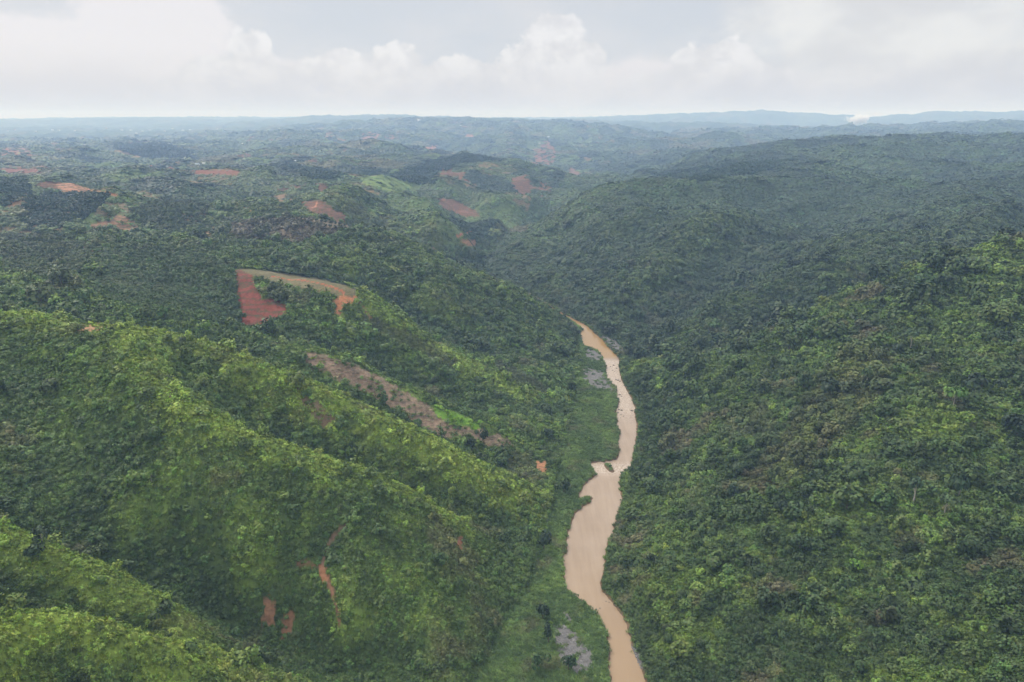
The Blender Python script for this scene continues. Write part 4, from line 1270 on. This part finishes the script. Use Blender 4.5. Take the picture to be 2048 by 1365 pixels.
for p, ro, s3, ix, ti in SOLO:
    text = where(p); lk = look(ti, s3, math.hypot(p[0], p[1]))
    base = (p[0], p[1], p[2] + 0.15 * s3[0])
    if ix in S_BAM:
        t = lk + ' bamboo clump ' + text
        tree('bamboo_clump', 'bamboo', t, base, ix, s3, -0.15 * s3[0], CULMS, s3, ti, ro[2], t)
    elif ix in S_ROS:
        t = lk + ' arching-leaved plant ' + text
        tree('broadleaf_plant', 'plant', t, base, ix, s3, 0, None, 1, ti, ro[2], t)
    else:
        hgt = s3[2] * (1.9 if ix in S_TALL else (0.6 if ix in S_UMB else 1.1))
        t = lk + (' upright' if ix in S_TALL else ' rounded') + ' tree ' + text
        tree('leafy_tree', 'tree', t, base, ix, s3, -0.15 * s3[0], TR_BROWN[ix % 2], hgt * 0.9, ti, ro[2], t)

DARK = (0.024, 0.045, 0.020)
# (photograph point of the foot, height of tree, crown radius, share of bare trunk, shape, colour, trunk, label)
NAMED = [
    ((1088, 1098), 12, 6.5, 0.15, S_DOME[0], DARK, 'b', 'large round dark tree at the flat edge, left of the widest river reach'),
    ((1086, 1238), 9, 4.2, 0.15, S_DOME[1], DARK, 'b', 'round dark tree standing just above the grey gravel bank'),
    ((1097, 1285), 11, 3.2, 0.10, S_TALL[0], DARK, 'b', 'tall narrow dark tree touching the left edge of the gravel bank'),
    ((1137, 1340), 8, 3.6, 0.15, S_DOME[2], (0.034, 0.066, 0.026), 'b', 'dark bushy tree at the foot of the gravel bank'),
    ((1078, 1335), 8, 4.0, 0.15, S_DOME[3], (0.036, 0.07, 0.024), 'b', 'bushy tree left of the gravel bank foot'),
    ((968, 893), 15, 3.6, 0.12, S_TALL[1], DARK, 'b', 'tall dark column of a tree below the brown cleared slope'),
    ((945, 898), 9, 4.5, 0.1, S_DOME[0], DARK, 'b', 'low dark tree left of the tall tree under the cleared slope'),
    ((1002, 915), 10, 4.6, 0.1, S_DOME[1], DARK, 'b', 'dark round tree at the lower end of the cleared slope'),
    ((1095, 880), 10, 5.0, 0.1, S_DOME[2], DARK, 'b', 'dark tree between the left slope and the upper grassy flat'),
    ((1143, 792), 15, 4.2, 0.1, S_TALL[2], DARK, 'b', 'tall dark tree beside the grassy flat below the rapids'),
    ((1128, 985), 10, 5.2, 0.1, S_DOME[3], (0.028, 0.052, 0.022), 'b', 'dark tree on the left bank above the hooked spit'),
    ((1136, 660), 9, 3.0, 0.1, S_TALL[0], DARK, 'b', 'small dark tree left of the uppermost river reach'),
    ((1218, 672), 13, 9.5, 0.05, S_DOME[1], (0.020, 0.036, 0.022), 'b', 'dark spreading tree on the right bank over the orange pool'),
    ((1825, 1010), 17, 5.0, 0.62, S_DOME[0], (0.032, 0.060, 0.028), 'p', 'tall tree with a bare white trunk and dark crown on the right slope'),
    ((1887, 1038), 15, 5.0, 0.60, S_DOME[1], (0.062, 0.100, 0.040), 'p', 'pale trunked tree with light green crown, right of the dark crowned one'),
    ((1731, 778), 16, 4.5, 0.50, S_DOME[2], (0.045, 0.080, 0.030), 'p', 'slim white trunked tree near the withered patch of the right slope'),
    ((1818, 705), 19, 4.2, 0.62, S_TALL[1], (0.045, 0.080, 0.035), 'p', 'tall thin white trunked tree on the upper right slope'),
    ((1905, 818), 15, 7.5, 0.55, S_UMB[0], (0.085, 0.160, 0.035), 'p', 'bright green umbrella shaped tree on the right slope'),
    ((1915, 1000), 14, 6.0, 0.35, S_UMB[1], (0.030, 0.055, 0.026), 'p', 'dark flat topped tree above the pale trunked pair'),
    ((1960, 785), 13, 8.0, 0.2, S_DOME[3], (0.028, 0.050, 0.026), 'b', 'big dark domed tree right of the umbrella tree'),
    ((2032, 880), 15, 9.0, 0.15, S_DOME[0], (0.018, 0.034, 0.018), 'b', 'largest black green tree at the right edge'),
    ((1465, 1000), 10, 4.0, 0.1, S_TALL[2], DARK, 'b', 'dark pointed tree alone on the lower right slope'),
    ((1560, 1030), 10, 4.6, 0.1, S_DOME[1], (0.030, 0.050, 0.026), 'b', 'dark round tree below the withered patch'),
    ((1712, 1145), 7, 3.6, 0.1, S_DOME[2], (0.10, 0.20, 0.03), 'b', 'vivid yellow green round bush in the middle of the right slope'),
    ((1790, 718), 12, 5.0, 0.1, S_TALL[0], DARK, 'b', 'dark upright tree above the withered patch of the right slope'),
    ((1660, 790), 12, 7.0, 0.1, S_DOME[3], (0.026, 0.048, 0.026), 'b', 'broad dark tree at the left edge of the withered patch'),
    ((90, 1102), 13, 3.8, 0.62, S_DOME[1], (0.038, 0.062, 0.03), 'p', 'pale trunked tree leaning out of the lower left gully'),
    ((75, 1115), 8, 4.4, 0.1, S_DOME[2], (0.034, 0.062, 0.026), 'b', 'bushy dark tree on the crest of the lowest left ridge'),
    ((330, 1235), 7, 4.2, 0.1, S_DOME[3], (0.046, 0.075, 0.03), 'b', 'round tree at the tip of the second left foreground crest'),
    ((170, 612), 12, 5.0, 0.1, S_DOME[0], (0.065, 0.12, 0.035), 'b', 'light green round tree in the dark coffee plot'),
    ((330, 640), 13, 5.5, 0.1, S_DOME[1], (0.07, 0.135, 0.035), 'b', 'bright tree behind the crest of the big left hill'),
    ((385, 1310), 6, 3.2, 0.1, S_DOME[2], (0.08, 0.13, 0.035), 'b', 'yellowish tree on the lowest left ridge near its end'),
]
for (px, py), h, cr, bare, shp, col_, tk, lab in NAMED:
    g = cast([(px, py)])[0]
    hz = 2.0 if shp in S_TALL else (0.62 if shp in S_UMB else 1.15)
    span = h * (1 - bare)
    tree('pale_trunked_tree' if tk == 'p' else 'dark_tree', 'tree', lab, tuple(g), shp, (cr, cr, span / hz), h * bare,
         (TR_PALE if tk == 'p' else TR_BROWN)[len(lab) % 2], (h * 0.8, h * 0.8, h * 0.93), col_, random.uniform(0, 6.28))
g = cast([(305, 972)])[0]
tree('dead_tree', 'tree', 'thin bare white dead tree on the face of the big left hill', tuple(g), None, None, 0, TR_DEAD, (8, 8, 7.5), DARK)

# rows of young trees on the pale ridge and the valley floor orchard
for i in range(30):
    px = 604 + (i % 15) * 9.6; py = 441 + (i % 15) * 1.5 + (i // 15) * 7.5
    g = cast([(px + random.uniform(-1, 1), py)])[0]
    tree('young_tree', 'tree', 'small dark young tree in the rows along the pale ridge', tuple(g), random.choice(S_TALL), (2.6, 2.6, 2.9), 0.5,
         TR_BROWN[0], 4.5, (0.032, 0.052, 0.026), random.uniform(0, 6), 'young trees planted in rows on the pale ridge')
for i in range(24):
    px = 925 + (i % 6) * 13 + (i // 6) * 3; py = 500 + (i // 6) * 8
    g = cast([(px, py)])[0]
    tree('orchard_tree', 'tree', 'round orchard tree on the far valley floor below the terraced field', tuple(g), random.choice(S_DOME), (4, 4, 4), 0.6,
         TR_BROWN[1], 4.5, (0.045, 0.085, 0.032), random.uniform(0, 6), 'orchard trees on the far valley floor')
for i, (px, py) in enumerate([(1640, 258), (1652, 256), (1664, 255), (1676, 257), (1690, 260), (1740, 263), (1765, 262), (1180, 244), (1260, 262), (1105, 239), (735, 288), (728, 289), (990, 312)]):
    g = cast([(px, py + 3)])[0]
    tree('skyline_tree', 'tree', 'far tree standing up on a hilltop skyline', tuple(g), S_DOME[i % 4], (13, 13, 17), 2,
         TR_BROWN[0], 18, (0.03, 0.05, 0.03), 0, 'trees on far skylines')

# ------------------------------------------------------------------ houses
WALLM = plain_material('house_wall', (0.62, 0.58, 0.52), 0.8, 0.12, 0.4)
ROOFS = [plain_material('pale_metal_roof', (0.72, 0.74, 0.76), 0.45, 0.06, 0.3), plain_material('rusty_tile_roof', (0.36, 0.13, 0.08), 0.8, 0.2, 0.4),
         plain_material('blue_metal_roof', (0.34, 0.46, 0.58), 0.45, 0.08, 0.3)]
GLASS = plain_material('dark_opening', (0.04, 0.045, 0.05), 0.4, 0.1)


def box(x0, x1, y0, y1, z0, z1):
    v = [(x0, y0, z0), (x1, y0, z0), (x1, y1, z0), (x0, y1, z0), (x0, y0, z1), (x1, y0, z1), (x1, y1, z1), (x0, y1, z1)]
    f = [(3, 2, 1, 0), (4, 5, 6, 7), (0, 1, 5, 4), (1, 2, 6, 5), (2, 3, 7, 6), (3, 0, 4, 7)]
    return v, f


def house_meshes():
    # walls with gables, 10 by 6 metres
    v = [(-5, -3, -3), (5, -3, -3), (5, 3, -3), (-5, 3, -3), (-5, -3, 3), (5, -3, 3), (5, 3, 3), (-5, 3, 3)]
    gab = bpy.data.meshes.new('house_wall')
    gab.from_pydata(v + [(-5, 0, 4.7), (5, 0, 4.7)], [], [(0, 1, 5, 4), (1, 2, 6, 9, 5), (2, 3, 7, 6), (3, 0, 4, 8, 7)]); gab.materials.append(WALLM)
    rv_, rf_ = [], []
    for s in (-1, 1):
        b = len(rv_)
        for x in (-5.6, 5.6):
            rv_ += [(x, s * 3.7, 2.65), (x, 0, 4.85), (x, 0, 5.0), (x, s * 3.7, 2.8)]
        rf_ += [(b, b + 1, b + 2, b + 3), (b + 4, b + 7, b + 6, b + 5), (b, b + 4, b + 5, b + 1), (b + 3, b + 2, b + 6, b + 7), (b, b + 3, b + 7, b + 4)]
    roofs = []
    for m in ROOFS: roofs.append(mesh_np('house_roof', rv_, rf_, [m]))
    dv, df = box(-0.5, 0.5, -3.06, -2.9, -0.2, 2.0)
    wv_, wf_ = box(-0.6, 0.6, -3.05, -2.9, 0.9, 2.1)
    return gab, roofs, mesh_np('house_door', dv, df, [GLASS]), mesh_np('house_window', wv_, wf_, [GLASS])


HW, HR, HD, HWIN = house_meshes()


def house(px, py, size, roof, label, group=None, rot=None, long=1.0):
    g = cast([(px, py)])[0]
    root = bpy.data.objects.new('house', None); COL.objects.link(root)
    root.location = (g[0], g[1], g[2] + 0.8 * size); root.rotation_euler = (0, 0, random.uniform(-0.6, 0.6) if rot is None else rot)
    root.scale = (size * long, size, size)
    root['label'] = label; root['category'] = 'house'
    if group: root['group'] = group
    for nm, me, lc in (('wall', HW, 0), ('roof', HR[roof], 0), ('door', HD, 0), ('window', HWIN, -2.8), ('window', HWIN, 2.8)):
        o = bpy.data.objects.new(nm, me); COL.objects.link(o); o.parent = root; o.location = (lc, 0, 0)


VG = 'far houses scattered along the left plateau'
for i, (px, py) in enumerate([(30, 261), (72, 264), (105, 261), (150, 263), (213, 258), (244, 262), (262, 262), (273, 268), (300, 261), (330, 264), (345, 259), (366, 262),
                              (410, 262), (434, 260), (118, 262), (380, 261), (16, 263), (285, 264)]):
    house(px, py, 2.3, 0 if i % 4 else 1, 'tiny pale house in the village strip under the left horizon', 'village houses under the left horizon', long=random.uniform(.8, 1.6))
for i, (px, py, sz, rf, lab) in enumerate([
    (35, 291, 1.4, 0, 'pale roofed house above the upper left red field'), (170, 292, 1.4, 0, 'lone pale house left of the dark plantation strip'),
    (338, 289, 1.5, 0, 'white roofed house behind the dark plantation strip'), (346, 290, 1.0, 2, 'small bluish house right behind the white roofed one'),
    (485, 289, 1.3, 0, 'small white house on the rise right of the plantation strip'), (410, 305, 1.3, 2, 'long low shed right of the plantation strip'),
    (374, 321, 1.2, 0, 'bright white house just below the plantation strip'), (303, 334, 0.9, 1, 'small brown house left of the long red bare field'),
    (395, 331, 1.2, 2, 'bluish shed behind the long red bare field'), (408, 329, 1.1, 0, 'pale shed at the right of the bluish shed'),
    (590, 324, 1.2, 0, 'white house near the dark grove at the middle left'), (575, 328, 0.8, 1, 'brown roofed hut beside the middle left white house'),
    (838, 243, 3.4, 0, 'large white building on the centre skyline'), (826, 244, 2.0, 0, 'smaller white building left of the large skyline one'),
    (922, 253, 1.8, 0, 'white house on the slope right of the skyline buildings'), (914, 246, 1.8, 1, 'brown house near the crest right of the skyline buildings'),
    (1097, 275, 1.7, 0, 'white house on top of the red eroded spur'), (1079, 288, 1.2, 0, 'small white hut halfway down the red eroded spur'),
    (1204, 247, 1.8, 0, 'first pale house on the ridge right of centre'), (1218, 248, 1.6, 2, 'bluish house on the ridge right of centre'),
    (445, 446, 0.5, 0, 'small hut by the dirt track in the left middle distance'), (313, 514, 0.42, 0, 'small white shed among the dark coffee bushes'),
    (838, 342, 0.7, 0, 'tiny hut beside the dark grove on the centre hill')]):
    house(px, py, sz, rf, lab, None, long=1.5 if 'long' in lab else 1.0)

# ------------------------------------------------------------------ stones
STONE = plain_material('river_stone', (0.15, 0.145, 0.14), 0.85, 0.35, 1.2)
STONEW = plain_material('wet_dark_rock', (0.075, 0.065, 0.05), 0.55, 0.35, 1.2)


def rock_mesh(seed, mat):
    import bmesh
    bm = bmesh.new(); bmesh.ops.create_icosphere(bm, subdivisions=2, radius=1)
    rng = np.random.default_rng(seed); o3 = rng.uniform(-50, 50, 3)
    for v in bm.verts:
        q = np.array(v.co)
        k = 1 + 0.35 * float(pnoise(np.array([q[0] * 1.3 + o3[0]]), np.array([q[1] * 1.3 + q[2] * 1.7 + o3[1]]), seed)[0])
        v.co = Vector((q[0] * k, q[1] * k * 0.8, q[2] * k * 0.55))
    me = bpy.data.meshes.new('rock'); bm.to_mesh(me); bm.free(); me.materials.append(mat)
    return me


ROCKW = [rock_mesh(i, STONEW) for i in range(3)]
RK = [(1221, 734, 1.2, 'in the white rapids under the orange pool'), (1227, 731, 1.5, 0), (1233, 737, 1.2, 0), (1225, 741, 1.0, 0), (1229, 743, .8, 0), (1236, 761, 1.6, 1), (1232, 760, 1.2, 1), (1240, 763, 1.3, 1),
      (1239, 790, 1.5, 2), (1243, 793, 1.0, 2), (1238, 820, 1.5, 3), (1243, 821, 1.6, 3), (1236, 826, 1.5, 3), (1242, 830, 1.0, 3), (1247, 833, .8, 3), (1264, 822, 1.7, 3), (1241, 836, .6, 3), (1262, 835, .6, 3),
      (1269, 896, 1.2, 4), (1268, 907, 1.0, 4), (1192, 1219, 0.7, 5), (1200, 1217, 0.5, 5), (1212, 1203, .5, 5), (1218, 1205, .45, 5), (1252, 1244, .8, 6), (1259, 1266, .7, 6), (1264, 1290, .8, 6), (1268, 1302, .8, 6)]
RT = ['in the rapids below the orange pool', 'in the narrow run under the first rapids', 'near the left bank of the narrow run', 'in the second cluster of rapids beside the grassy flat',
      'along the right bank above the small islet', 'in the bend below the wide river reach', 'along the right bank beside the gravel bank']
for i, (px, py, s, t) in enumerate(RK):
    t = 0 if isinstance(t, str) else t
    g = c(px, py, z=0)
    o = link('river_rock', ROCKW[i % 3], loc=(g[0], g[1], 0.05), label='wet dark rock ' + RT[t], category='rock', group='dark rocks ' + RT[t])
    o.rotation_euler = (0, 0, random.uniform(0, 6.28)); o.scale = (s, s, s * 0.8)

STC = bpy.data.collections.new('stone_shapes')
for i in range(4):
    q = bpy.data.objects.new('%02d_stone' % i, rock_mesh(20 + i, STONE)); STC.objects.link(q)
sx_, sy_, _ = ring_points(300, 1000, lambda r: 0.75 + 0.0007 * r, math.radians(20), 0.9, 8)
sz_ = ground(sx_, sy_); kk = plot_fields(sx_, sy_, sz_)[6] == 1
kk &= RNG.uniform(size=len(sx_)) < 0.75
sx_, sy_, sz_ = sx_[kk], sy_[kk], sz_[kk]; n = len(sx_)
ss = RNG.gamma(2.2, 0.13, n) + 0.12
scatter_object('gravel', STC, np.stack([sx_, sy_, sz_], 1), np.stack([np.zeros(n), np.zeros(n), RNG.uniform(0, 6.28, n)], 1), np.stack([ss, ss, ss], 1),
               RNG.integers(0, 4, n), np.full((n, 3), 0.2), kind='stuff')
# felled stems and brush on the cleared slope
def stick(seed):
    v, f = trunk_mesh(seed, r=0.03, limbs=3, fork=0.4)
    return v[:, [2, 0, 1]], f


CUT = plain_material('weathered_wood', (0.33, 0.28, 0.22), 0.9, 0.3, 2)
BRC = bpy.data.collections.new('brush_shapes')
for i in range(3):
    q = bpy.data.objects.new('%02d_stem' % i, mesh_np('stem', *stick(80 + i), [CUT])); BRC.objects.link(q)
bx_, by_, _ = ring_points(560, 640, lambda r: 2.4, math.radians(22), 0.9, 9)
bz_ = ground(bx_, by_); kk = plot_fields(bx_, by_, bz_)[6] == 2
bx_, by_, bz_ = bx_[kk], by_[kk], bz_[kk]; n = len(bx_)
ss = RNG.uniform(1.2, 5.0, n)
scatter_object('debris', BRC, np.stack([bx_, by_, bz_ + 0.15], 1), np.stack([RNG.normal(0, .15, n), RNG.normal(0.1, .2, n), RNG.normal(0.5, .7, n)], 1), np.stack([ss, ss, ss], 1),
               RNG.integers(0, 3, n), np.full((n, 3), 0.2), kind='stuff')

# ------------------------------------------------------------------ low cloud in front of the far right hills
def low_cloud():
    g = c(1716, 239, Y=9000)
    v, f = box(-190, 190, -120, 120, -95, 95)
    m = bpy.data.materials.new('low_cloud_vapour'); m.use_nodes = True
    N, L = m.node_tree.nodes, m.node_tree.links
    N.remove(N['Principled BSDF'])
    pv = N.new('ShaderNodeVolumePrincipled'); pv.inputs['Color'].default_value = (1, 1, 1, 1)
    tc = N.new('ShaderNodeTexCoord'); mp = N.new('ShaderNodeMapping'); mp.inputs['Scale'].default_value = (1 / 190, 1 / 120, 1 / 95)
    L.new(tc.outputs['Object'], mp.inputs[0])
    vl = N.new('ShaderNodeVectorMath'); vl.operation = 'LENGTH'; L.new(mp.outputs[0], vl.inputs[0])
    nz = n_noise(N, L, tc.outputs['Object'], 0.014, 4, 0.6)
    d = n_math(N, L, 'ADD', n_math(N, L, 'SUBTRACT', 0.55, vl.outputs['Value']), n_math(N, L, 'MULTIPLY', n_math(N, L, 'SUBTRACT', nz, 0.45), 2.2))
    L.new(n_math(N, L, 'MULTIPLY', n_range(N, L, d, 0, 0.6), 0.05), pv.inputs['Density'])
    L.new(pv.outputs[0], N['Material Output'].inputs['Volume'])
    link('clouds', mesh_np('clouds', v, f, [m]), loc=g, kind='stuff')


low_cloud()
#==TAIL==
# ------------------------------------------------------------------ air
def haze_box():
    x0, x1, y0, y1, z0, z1 = -26000, 26000, -24500, 24500, -4.0, 545.0
    v = [(x0, y0, z0), (x1, y0, z0), (x1, y1, z0), (x0, y1, z0), (x0, y0, z1), (x1, y0, z1), (x1, y1, z1), (x0, y1, z1)]
    f = [(3, 2, 1, 0), (4, 5, 6, 7), (0, 1, 5, 4), (1, 2, 6, 5), (2, 3, 7, 6), (3, 0, 4, 7)]
    m = bpy.data.materials.new('haze'); m.use_nodes = True
    N, L = m.node_tree.nodes, m.node_tree.links
    N.remove(N['Principled BSDF'])
    pv = N.new('ShaderNodeVolumePrincipled')
    pv.inputs['Color'].default_value = (0.43, 0.63, 1.0, 1)
    pv.inputs['Absorption Color'].default_value = (1, 1, 1, 1)
    pv.inputs['Density'].default_value = HAZE
    pv.inputs['Anisotropy'].default_value = 0.0
    L.new(pv.outputs[0], N['Material Output'].inputs['Volume'])
    link('haze', mesh_np('haze', v, f, [m]), kind='stuff')


HAZE = 1.08e-4
haze_box()
